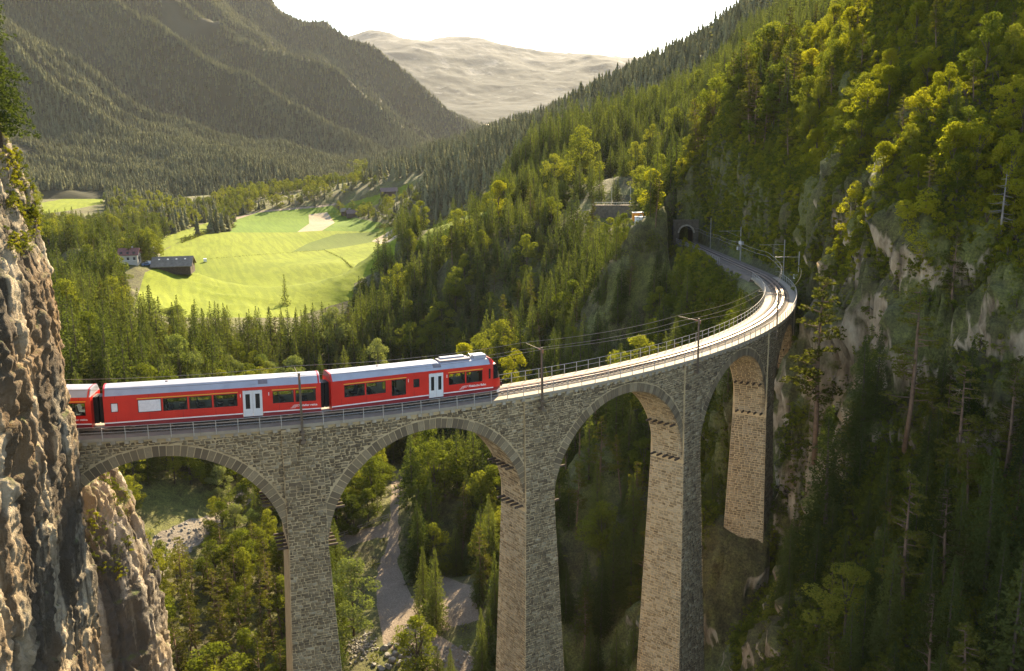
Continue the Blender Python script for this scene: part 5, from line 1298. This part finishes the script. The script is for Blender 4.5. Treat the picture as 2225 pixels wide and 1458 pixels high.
lone('broadleaf', 3, 913, 1012, 1120, 214, 'slim sunlit birch beyond the second arch, left of the dark firs', 0.9, 'birch_tree')
lone('broadleaf', 3, 1048, 1005, 1185, 208, 'pale birch close to the second pier', 0.9, 'birch_tree')
lone('spruce', 0, 968, 935, 1120, 216, 'tall sunlit fir framed by the crown of the second arch', 0.9)
lone('willow', 0, 768, 1195, 1370, 168, 'silvery bushy willow right of the first pier', 1.0)
lone('golden', 0, 1012, 735, 860, 262, 'bright yellow-green tree behind the train nose', 0.9)
lone('golden', 1, 1120, 748, 850, 255, 'yellowish tree behind the railing ahead of the train', 1.0)
lone('willow', 1, 825, 725, 850, 275, 'silvery tree above the front coach roof', 0.8)
lone('willow', 0, 640, 765, 870, 258, 'silvery round tree above the coach joint', 1.1)
lone('fine', 0, 2082, 275, 480, 127, 'narrow golden-lit conifer on the upper right slope', 0.8)
for i_, (u, vt, vb, d) in enumerate([(1870, 715, 1010, 118), (1965, 600, 960, 112), (2085, 770, 1080, 104), (2180, 760, 1030, 100), (1790, 860, 1260, 118), (1965, 1010, 1330, 98), (2140, 950, 1290, 92)]):
    lone('fine' if i_ in (0, 4, 6) else 'pine', 3, u, vt, vb, d, ['dark conical fir against the left part of the rock face', 'tallest pine in front of the grey rock face', 'spreading pine before the middle of the rock face', 'pine before the right end of the rock face', 'dark fir right of the fourth pier', 'broad pine low in the shaded slope', 'dense fir near the right edge below the rock'][i_], 1.15)
# dead tree
Pb = at_depth(2172, 520, 114); H = at_depth(2172, 365, 114)[2]-Pb[2]
T = thing('dead_tree', tuple(Pb), 'bare grey dead conifer near the right edge', 'tree')
mbx = MB(); mbx.tube([Vector(Pb)+Vector((0, 0, -1)), Vector(Pb)+Vector((0.1, 0, H*0.5)), Vector(Pb)+Vector((0.1, 0.1, H))], [0.16, 0.11, 0.02], 7); mbx.build('trunk', MAT['dead_wood'], T)
mbx = MB()
for i_ in range(26):
    h = H*random.uniform(0.25, 0.92); a = random.uniform(0, 6.28); r = (1.1-h/H)*2.4+0.25; p0 = Vector(Pb)+Vector((0.1, 0.05, h)); mbx.tube([p0, p0+Vector((math.cos(a)*r*.6, math.sin(a)*r*.6, -0.10*r)), p0+Vector((math.cos(a)*r, math.sin(a)*r, -0.05*r))], [0.035, 0.02, 0.008], 4)
prop(mbx.build('branches', MAT['dead_wood'], T), kind='stuff')
# shrubs clinging to cliff and spur
def cling(name, G, n, label, pred, hr):
    pts = G.reshape(-1, 3); u, v, _ = project(pts); c = np.flatnonzero(pred(u, v)); c = rng.choice(c, n); 
    s = rng.uniform(hr[0], hr[1], n)/3.2
    scatter_object(name, pts[c], [proto_index('goldbush', 0) if rng.uniform() < 0.35 else proto_index('bush', int(k) % 2) for k in c], np.stack([rng.normal(0, .3, n), rng.normal(0, .3, n), rng.uniform(0, 6, n)], 1), np.stack([s, s, s*rng.uniform(.6, 1.1, n)], 1), label, 'shrubs')
cling('cliff_shrubs', CLIFF, 230, 'tufts and shrubs clinging to the left cliff', lambda u, v: (u > -5) & (u < 170) & (v > 240) & (v < 560) & (vnoise(u*0.03, v*0.02, u*0) > -0.1), (0.4, 1.3))
cling('spur_shrubs', SPUR, 120, 'shrubs growing on the rock spur under the arch', lambda u, v: (u > 180) & (u < 340) & (v > 1000) & (v < 1260) & (vnoise(u*0.03, v*0.02, u*0) > 0.0), (0.5, 1.6))
# ================================================================ tunnel portal and line beyond the viaduct
pt0, tt0, nn0 = track(S_TUN); tl = np.array([tt0[0], tt0[1], 0]); tl /= np.linalg.norm(tl)
def tp_(x, y, z): return tuple(pt0+tl*x+nn0*y+np.array([0, 0, z]))
T = thing('tunnel_portal', tuple(pt0), 'dark round-headed stone tunnel mouth at the end of line', 'tunnel portal')
HWT, SPT = 1.85, 2.5; arc = [(HWT, -1.5)]+[(HWT*math.cos(a), SPT+HWT*math.sin(a)) for a in np.linspace(0, math.pi, 17)]+[(-HWT, -1.5)]
outl = [(3.3, -1.5)]+[(3.3*min(1, max(-1, math.cos(a)*1.5)), SPT+3.2*min(1, math.sin(a)*1.6+0.0)) for a in np.linspace(0, math.pi, 17)]+[(-3.3, -1.5)]
fm_ = MB(); n = len(arc)
for x in (-0.9, 0.4):
    for (y, z) in arc: fm_.v.append(tp_(x, y, z))
    for (y, z) in outl: fm_.v.append(tp_(x, y, z))
for i in range(n-1):
    fm_.f.append((i, i+1, n+i+1, n+i)); fm_.f.append((2*n+i, 3*n+i, 3*n+i+1, 2*n+i+1)); fm_.f.append((i, 2*n+i, 2*n+i+1, i+1)); fm_.f.append((n+i, n+i+1, 3*n+i+1, 3*n+i))
b = NB('portal_stone'); pos = b.n('ShaderNodeNewGeometry').outputs['Position']; MAT['portal_stone'] = b.pbr(b.ramp(b.noise(1.2, 6, 0.7, pos), [(0.3, (0.085, 0.066, 0.042)), (0.7, (0.18, 0.145, 0.10))]), 0.95, normal=b.bump(b.noise(2.5, 5, 0.7, pos), 0.8, 0.2))
simple('tunnel_lining', (0.018, 0.016, 0.014), 0.95, 0, 0.3, 2)  # near-black colour stands in for the darkness inside the bore
fm_.build('face_wall', MAT['portal_stone'], T)
for i in range(1, n-2):
    (y0, z0), (y1, z1) = arc[i], arc[i+1]; k0, k1 = 1.22, 1.22
    def sc2(y, z, k): return (y*k, SPT+(z-SPT)*k)
    a0, a1, c0, c1_ = (y0, z0), (y1*0.985+y0*0.015, z1*0.985+z0*0.015), sc2(y0, z0, 1.24), sc2(y1*0.985+y0*0.015, z1*0.985+z0*0.015, 1.24)
    MB().quad_prism([tp_(-1.0, *a0), tp_(-1.0, *a1), tp_(-1.0, *c1_), tp_(-1.0, *c0)], [tp_(-0.85, *a0), tp_(-0.85, *a1), tp_(-0.85, *c1_), tp_(-0.85, *c0)]).build('voussoir', MAT['coping_stone'], T)
lm_ = MB(); L_ = 22.0
for x in (0.35, L_):
    for (y, z) in arc: lm_.v.append(tp_(x, y*1.01, z*1.005))
    for (y, z) in arc: lm_.v.append(tp_(x, y*1.25, SPT+(z-SPT)*1.2))
for i in range(n-1):
    lm_.f.append((i, i+1, 2*n+i+1, 2*n+i)); lm_.f.append((n+i, 3*n+i, 3*n+i+1, n+i+1))
lm_.f.append(tuple(2*n+i for i in range(n))); lm_.build('bore', MAT['tunnel_lining'], T)
MB().box(-3.4, 3.4, -0.5, 0.5, 0, 0.4, Matrix(((nn0[0], tl[0], 0, pt0[0]-tl[0]*0.3), (nn0[1], tl[1], 0, pt0[1]-tl[1]*0.3), (0, 0, 1, pt0[2]+5.6), (0, 0, 0, 1)))).build('parapet', MAT['portal_stone'], T)
o = ribbon('retaining_wall', S_RIGHT+18, S_TUN-0.5, 1.5, [(-2.6, -7.0), (-2.6, -0.25), (-3.1, -0.25), (-3.7, -7.0)], MAT['portal_stone'], None); prop(o, 'stone retaining wall carrying the track towards the tunnel', 'wall')
RL = thing('railing', tuple(track(S_TUN-40)[0]), 'metal railing beside the track leading to the tunnel', 'railing')
railing(-2.75, S_TUN-62, S_TUN-1.2, 1.05, MAT['galvanised'], RL, 'rails', 2.0, -0.3)
# masts beyond the viaduct
def find_s(u, r, lo, hi):
    ss = np.arange(lo, hi, 0.5); pu_, pv_, _ = project(np.array([tpt(s, r, 0.0) for s in ss])); return ss[np.argmin(np.abs(pu_-u))]
simple('box_grey', (0.45, 0.42, 0.38), 0.6, 0.2, 0.1, 3)
for u, r, h, lab, arm, box in [(1733, 3.3, 6.2, 'mast with switch boxes right of the viaduct end', 1, True), (1702, 4.0, 6.6, 'mast with long crossbeam on the bench past the viaduct', 3, False), (1608, 4.2, 6.8, 'braced mast with crossbeam halfway to the tunnel', 2, True), (1543, 3.6, 7.2, 'thin mast nearest the tunnel mouth', 0, False)]:
    lo, hi = (92, 118) if u == 1733 else (112, 205)
    s = find_s(u, r, lo, hi); base = tpt(s, r, -0.9); p, t, nn = track(s); tv_ = Vector((t[0], t[1], 0)).normalized(); nv_ = Vector(nn)
    T = thing('catenary_mast', tuple(base), 'overhead-line '+lab, 'mast', 'masts along the railway')
    MB().bar(base-Vector((0, 0, 1.0)), base+Vector((0, 0, h+0.9)), 0.12, 0.12).build('post', MAT['galvanised'], T)
    if arm >= 1: MB().bar(base+Vector((0, 0, h)), base+Vector((0, 0, h))-nv_*(r+0.6), 0.05, 0.05).build('cantilever_arm', MAT['galvanised'], T)
    if arm >= 2: MB().bar(base+Vector((0, 0, h-1.4)), base+Vector((0, 0, h-0.05))-nv_*(r*0.75), 0.04, 0.04).build('brace', MAT['galvanised'], T)
    if arm == 3:
        for q in range(4): MB().bar(base+Vector((0, 0, 1.6+q*0.9)), base+Vector((0, 0, 1.6+q*0.9))-nv_*1.5, 0.05, 0.05).build('side_arm', MAT['galvanised'], T)
    if arm == 2:
        b2 = base-tv_*3.0-nv_*0.5; MB().bar(b2-Vector((0, 0, .6)), b2+Vector((0, 0, 4.6)), 0.11, 0.11).build('second_post', MAT['galvanised'], T)
        MB().box(-0.55, 0.55, -0.3, 0.3, 4.2, 4.9, Matrix.Translation(b2)).build('switch_box', MAT['box_grey'], T)
    if box: MB().box(-0.25, 0.25, -0.4, 0.4, 2.6, 3.3, Matrix.Translation(base-nv_*0.35)).build('equipment_box', MAT['box_grey'], T)
# wires over the bend
def long_wire(name, pts, label):
    o = MB().tube([Vector(at_depth(*q)) for q in pts], 0.03, 4).build(name, MAT['wire']); prop(o, label, 'wire')
# ================================================================ farm and buildings in the valley
simple('plaster', (0.42, 0.38, 0.32), 0.9, 0, 0.08, 0.6)
simple('red_tiles', (0.20, 0.085, 0.065), 0.85, 0, 0.25, 1.5)
simple('brown_tiles', (0.15, 0.10, 0.085), 0.85, 0, 0.25, 1.5)
simple('barn_roof', (0.20, 0.16, 0.115), 0.8, 0, 0.22, 0.8)
simple('barn_wood', (0.075, 0.05, 0.035), 0.9, 0, 0.3, 1.5)
simple('pane', (0.05, 0.05, 0.055), 0.15, 0, 0.2, 3)
simple('white_paint', (0.78, 0.75, 0.70), 0.5, 0, 0.05, 2)
simple('orange_paint', (0.70, 0.27, 0.03), 0.5, 0, 0.1, 1)
simple('blue_paint', (0.10, 0.16, 0.28), 0.4, 0, 0.1, 1)
def house(name, label, u, v, L, W, hw_, rise, rot, wall, roof, nwin=3, storeys=2, cat='house', skyl=0, over=0.6, group=None):
    P = ground_hit(u, v, 330); dd, ll = dl_of(P); base = Vector(P); ang = math.atan2(R2[1], R2[0])+rot
    T = thing(name, tuple(base), label, cat, group, rot=(0, 0, ang)); 
    MB().box(-L/2, L/2, -W/2, W/2, -1.5, hw_).quad_prism([(-L/2, -W/2, hw_), (-L/2, W/2, hw_), (-L/2, 0, hw_+rise)], [(L/2, -W/2, hw_), (L/2, W/2, hw_), (L/2, 0, hw_+rise)]).build('wall', MAT[wall], T)
    k = rise/(W/2); e = over; rf = MB()
    for sg in (-1, 1):
        A = [(-L/2-e, sg*(W/2+e), hw_-k*e), (-L/2-e, 0, hw_+rise), (-L/2-e, 0, hw_+rise+0.28), (-L/2-e, sg*(W/2+e), hw_-k*e+0.28)]
        rf.quad_prism(A if sg < 0 else A[::-1], [(L/2+e, y, z) for _, y, z in (A if sg < 0 else A[::-1])])
    RF = rf.build('roof', MAT[roof], T)
    if cat == 'house': MB().box(L*0.15-0.35, L*0.15+0.35, 0.4, 1.1, hw_+rise*0.5, hw_+rise+0.9).build('chimney', MAT['plaster'], RF)
    for q in range(skyl):
        x = -L/2+L*(q+0.7)/(skyl+0.4); y = -W*0.16; z = hw_+rise*(1-0.32)+0.30
        MB().box(x-0.35, x+0.35, y-0.4, y+0.4, z-0.25, z+0.15).build('roof_light', MAT['white_paint'], RF)
    for st in range(storeys):
        for q in range(nwin):
            x = -L/2+L*(q+0.5)/nwin; z = 1.0+st*2.5
            wv = MB().box(x-0.5, x+0.5, -W/2-0.05, -W/2+0.05, z, z+1.25).build('window', MAT['pane'], T)
            MB().box(x-0.62, x+0.62, -W/2-0.12, -W/2-0.06, z-0.14, z-0.02).build('sill', MAT['white_paint'], wv)
        for y in (-W*0.22, W*0.22): MB().box(L/2-0.05, L/2+0.05, y-0.45, y+0.45, 1.0+st*2.5, 2.2+st*2.5).build('window', MAT['pane'], T)
    MB().box(L/2-0.06, L/2+0.08, -0.55, 0.55, 0.0, 2.1).build('door', MAT['barn_wood'], T)
    return T, base
house('farmhouse', 'white farmhouse with dark red roof at the left of farm', 283, 569, 8.0, 6.5, 3.5, 2.2, 0.12, 'plaster', 'red_tiles')
house('farmhouse', 'white farmhouse with brown roof partly behind the barn', 331, 565, 9.0, 7.0, 5.0, 2.8, 0.15, 'plaster', 'brown_tiles')
house('barn', 'large dark timber barn with long grey roof by meadow', 378, 587, 16.5, 10.0, 2.5, 3.3, 0.12, 'barn_wood', 'barn_roof', 0, 0, 'barn', 4, 0.8)
house('hay_barn', 'small brown barn among trees right of the stubble field', 768, 470, 13, 9, 3.2, 3.0, 0.3, 'barn_wood', 'brown_tiles', 0, 0, 'barn')
house('hay_barn', 'second small brown barn just left of the first', 752, 466, 9, 8, 3.0, 2.6, 0.1, 'barn_wood', 'barn_roof', 0, 0, 'barn')
house('hay_barn', 'brown barn high on the sloping meadow', 845, 424, 16, 10, 3.4, 3.2, 0.25, 'barn_wood', 'brown_tiles', 0, 0, 'barn')
P = Vector(ground_hit(446, 570, 330)); T = thing('trailer', tuple(P), 'small white trailer parked alone in the meadow right of barn', 'trailer')
MB().box(-1.3, 1.3, -1.0, 1.0, 0.55, 2.5, Matrix.Translation(P)).build('body', MAT['white_paint'], T)
MB().bar(P+Vector((-1.3, 0, 0.6)), P+Vector((-2.3, 0, 0.5)), 0.12).build('drawbar', MAT['underframe'], T)
for y in (-1.02, 1.02): MB().tube([P+Vector((0, y-0.1, 0.38)), P+Vector((0, y+0.1, 0.38))], 0.38, 12).build('wheel', MAT['rubber'], T)
def car(u, v, mat, label, rot, dm=330):
    P = Vector(ground_hit(u, v, dm)); T = thing('parked_car', tuple(P), label, 'car', 'vehicles parked at the farm', rot=(0, 0, rot))
    prof = [(-2.1, 0.35), (2.1, 0.35), (2.15, 0.8), (1.2, 0.95), (0.6, 1.45), (-1.4, 1.45), (-2.0, 0.95)]
    MB().quad_prism([(x, -0.85, z) for x, z in prof], [(x, 0.85, z) for x, z in prof]).build('body', MAT[mat], T)
    MB().box(-1.35, 0.65, -0.87, 0.87, 1.0, 1.36).build('window', MAT['pane'], T)
    for x in (-1.3, 1.3):
        for y in (-0.8, 0.8): MB().tube([(x, y-0.1, 0.33), (x, y+0.1, 0.33)], 0.33, 10).build('wheel', MAT['rubber'], T)
car(325, 575, 'white_paint', 'white car in the yard between the farmhouses', 0.5); car(318, 578, 'blue_paint', 'dark blue car in front of the farmhouses', 2.0)
# lower road wall on the right hillside with poles and container
Pa, Pb_ = at_depth(1288, 446, 364), at_depth(1414, 446, 353)
T = thing('road_wall', tuple(Pa), 'pale concrete retaining wall with railing on the hillside left of tunnel', 'wall')
A, B = Vector(Pa), Vector(Pb_); dr_ = (B-A).normalized(); bk_ = Vector((0, 0, 1)).cross(dr_).normalized()
if bk_.dot(Vector((F2[0], F2[1], 0))) < 0: bk_ = -bk_
nP = 12
for i in range(nP):
    a, c = A+(B-A)*(i/nP)+dr_*0.02, A+(B-A)*((i+1)/nP)-dr_*0.02; dn = Vector((0, 0, -6))
    MB().quad_prism([a+dn, c+dn, c+dn+bk_*1.0, a+dn+bk_*1.0], [a, c, c+bk_*0.6, a+bk_*0.6]).build('wall_panel', MAT['portal_stone'], T)
RL2 = MB().bar(A+Vector((0, 0, 1.0)), B+Vector((0, 0, 1.0)), 0.08).build('railing', MAT['galvanised'], T)
for i in range(nP*2+1):
    a = A+(B-A)*(i/(nP*2)); MB().bar(a, a+Vector((0, 0, 1.0)), 0.07).build('post', MAT['galvanised'], RL2)
rd = MB().quad_prism([A+bk_*0.6+Vector((0, 0, -0.4)), B+bk_*0.6+Vector((0, 0, -0.4)), B+bk_*4+Vector((0, 0, -0.4)), A+bk_*4+Vector((0, 0, -0.4))], [A+bk_*0.6+Vector((0, 0, -0.1)), B+bk_*0.6+Vector((0, 0, -0.1)), B+bk_*4+Vector((0, 0, -0.1)), A+bk_*4+Vector((0, 0, -0.1))]).build('road', MAT['path_gravel']); prop(rd, 'level track bed behind the concrete wall', 'road', None, 'structure')
for u, lab in ((1327, 'leftmost thin pole above the road wall'), (1368, 'middle thin pole above the road wall'), (1403, 'rightmost pole with short arm above the road wall')):
    f_ = (u-1288)/(1414-1288); P = A+(B-A)*f_+bk_*1.2; T = thing('line_pole', tuple(P), lab, 'pole', 'poles above the road wall')
    MB().tube([P+Vector((0, 0, -0.3)), P+Vector((0, 0, 6.6))], [0.13, 0.08], 6).build('post', MAT['galvanised'], T)
    MB().bar(P+Vector((0, 0, 6.2)), P+Vector((0, 0, 6.2))-dr_*(1.8 if u == 1403 else 0.7), 0.07).build('arm', MAT['galvanised'], T)
for u, v, d, mat, L, lab in ((1386, 480, 300, 'orange_paint', 3.4, 'orange site container left of the tunnel hill'), (1391, 490, 292, 'white_paint', 3.0, 'white site container below the orange one')):
    P = Vector(at_depth(u, v, d)); T = thing('site_container', tuple(P), lab, 'container', 'site containers by the tunnel hill')
    ca_, sa_ = math.cos(math.atan2(R2[1], R2[0])), math.sin(math.atan2(R2[1], R2[0])); M = Matrix(((ca_, -sa_, 0, P.x), (sa_, ca_, 0, P.y), (0, 0, 1, P.z), (0, 0, 0, 1)))
    MB().box(-L/2, L/2, -1.2, 1.2, 0, 2.5, M).build('body', MAT[mat], T); MB().box(-L/2-0.04, L/2+0.04, -1.25, 1.25, 2.5, 2.66, M).build('roof', MAT['white_paint'], T)
    MB().box(L*0.1, L*0.38, -1.24, -1.18, 0.1, 2.1, M).build('door', MAT['box_grey'], T)
# ================================================================ along the path under the second arch
T = thing('wooden_fence', tuple(ground_hit(733, 1172, 130)), 'low wooden rail fence beside the gravel track', 'fence')
fp = [Vector(ground_hit(733+112*i/7, 1172-44*i/7, 130)) for i in range(8)]
for p in fp: MB().bar(p+Vector((0, 0, -0.3)), p+Vector((0, 0, 1.2)), 0.14).build('post', MAT['dead_wood'], T)
for z in (0.55, 1.05):
    for a, c in zip(fp[:-1], fp[1:]): MB().bar(a+Vector((0, 0, z)), c+Vector((0, 0, z)), 0.06, 0.12).build('rail', MAT['dead_wood'], T)
rock_b = NB('boulder'); pos = rock_b.n('ShaderNodeNewGeometry').outputs['Position']; MAT['boulder'] = rock_b.pbr(rock_b.ramp(rock_b.noise(2.0, 6, 0.65, pos), [(0.3, (0.17, 0.15, 0.115)), (0.7, (0.33, 0.30, 0.245))]), 0.95, normal=rock_b.bump(rock_b.noise(5, 5, 0.7, pos), 0.6, 0.1))
def boulder_mesh(seed):
    bm = bmesh.new(); bmesh.ops.create_icosphere(bm, subdivisions=2, radius=0.5); R = random.Random(seed)
    pl = [(Vector((R.gauss(0, 1), R.gauss(0, 1), R.gauss(0, 1))).normalized(), R.uniform(0.26, 0.40)) for _ in range(9)]
    for v in bm.verts:
        for n_, d_ in pl:
            k = v.co.dot(n_)-d_
            if k > 0: v.co -= n_*k
    me = bpy.data.meshes.new('boulder'); bm.to_mesh(me); bm.free(); me.materials.append(MAT['boulder']); return me
BMs = [boulder_mesh(i) for i in range(6)]
bl_ = [(835,1412),(848,1404),(862,1409),(877,1414),(889,1420),(842,1426),(858,1424),(874,1429),(852,1439),(868,1443),(884,1438),(812,1448),(828,1455),(900,1450),(916,1456),(845,1452)]
for i, (u, v) in enumerate(bl_):
    P = Vector(ground_hit(u, v, 125)); o = bpy.data.objects.new('boulder', BMs[i % 6]); COL.objects.link(o); s = random.uniform(1.1, 1.8)
    o.location = P+Vector((0, 0, 0.12*s)); o.scale = (s*1.2, s*1.0, s*0.8); o.rotation_euler = (random.uniform(-.3, .3), random.uniform(-.3, .3), random.uniform(0, 6)); prop(o, 'grey boulder in the rock pile beside the gravel track', 'boulder', 'boulders beside the gravel track')
cb = []
for i in range(260):
    u, v = random.gauss(785, 16), random.gauss(1402, 16)
    if random.random() < 0.35: u, v = random.uniform(880, 1040), random.uniform(1400, 1458)
    cb.append(ground_hit(u, v, 125))
for i in range(160):
    u, v = random.uniform(320, 460), random.uniform(1130, 1240)
    if in_poly(np.array([u]), np.array([v]), RIVER)[0]: cb.append(ground_hit(u, v, 130))
po = bpy.data.objects.new('proto_99', BMs[2]); protoC.objects.link(po); bidx = len(PROTO)
cb = np.array(cb); s = rng.uniform(0.35, 0.95, len(cb)); scatter_object('cobbles', cb, np.full(len(cb), bidx), rng.uniform(0, 6, (len(cb), 3)), np.stack([s, s*0.9, s*0.7], 1), 'loose pale cobbles beside the gravel track and river', 'cobbles')
# hedge along the ditch and the far edge of the meadow
hp = []
for (u0, v0), (u1, v1), n in (((452, 563), (642, 548), 70), ((642, 548), (704, 544), 26), ((704, 544), (742, 562), 26), ((742, 562), (766, 584), 30), ((395, 527), (470, 500), 40), ((480, 505), (512, 493), 22), ((818, 496), (858, 492), 16)):
    for i in range(n):
        f_ = (i+random.random())/n; hp.append((ground_hit(u0+(u1-u0)*f_, v0+(v1-v0)*f_+random.gauss(0, 0.4), 330), 0.22 if u0 in (452, 642) else (0.35 if u0 in (704, 742) else 1.1)))
hp_p = np.array([a for a, _ in hp]); hs_ = np.array([a for _, a in hp])*rng.uniform(0.6, 1.3, len(hp))
scatter_object('hedge', hp_p, [proto_index('bush', i % 2) for i in range(len(hp))], np.stack([0*hs_, 0*hs_, rng.uniform(0, 6, len(hp))], 1), np.stack([hs_, hs_, hs_], 1), 'hedges and tall grass along the meadow ditches', 'hedge')
# ================================================================ haze
b = NB('haze_air'); pv_ = b.n('ShaderNodeVolumePrincipled'); pv_.inputs['Color'].default_value = (1.0, 0.96, 0.88, 1); pv_.inputs['Density'].default_value = HAZE; pv_.inputs['Anisotropy'].default_value = 0.0
b.t.links.new(pv_.outputs[0], b.out.inputs['Volume'])
try:
    b.m.cycles.volume_sampling = 'DISTANCE'; b.m.cycles.homogeneous_volume = True
except Exception: pass
ZLO, ZHI = 0.0, CZ
for o_ in COL.objects:
    if o_.name in ('hillside', 'forested_mountain', 'alpine_mountain', 'cliff', 'rock_spur'):
        co = np.empty(len(o_.data.vertices)*3, np.float32); o_.data.vertices.foreach_get('co', co); zz_ = co[2::3]; ZLO, ZHI = min(ZLO, float(zz_.min())), max(ZHI, float(zz_.max()))
print('Z', ZLO, ZHI)
mh = MB(); X0, X1 = -13500.0, 900.0
mh.box(-13500, 900, -5500, 9800, ZLO-2.0, ZHI+25.0)
hz = mh.build('haze', b.m); prop(hz, 'thin warm haze filling the valley', 'haze', None, 'stuff')
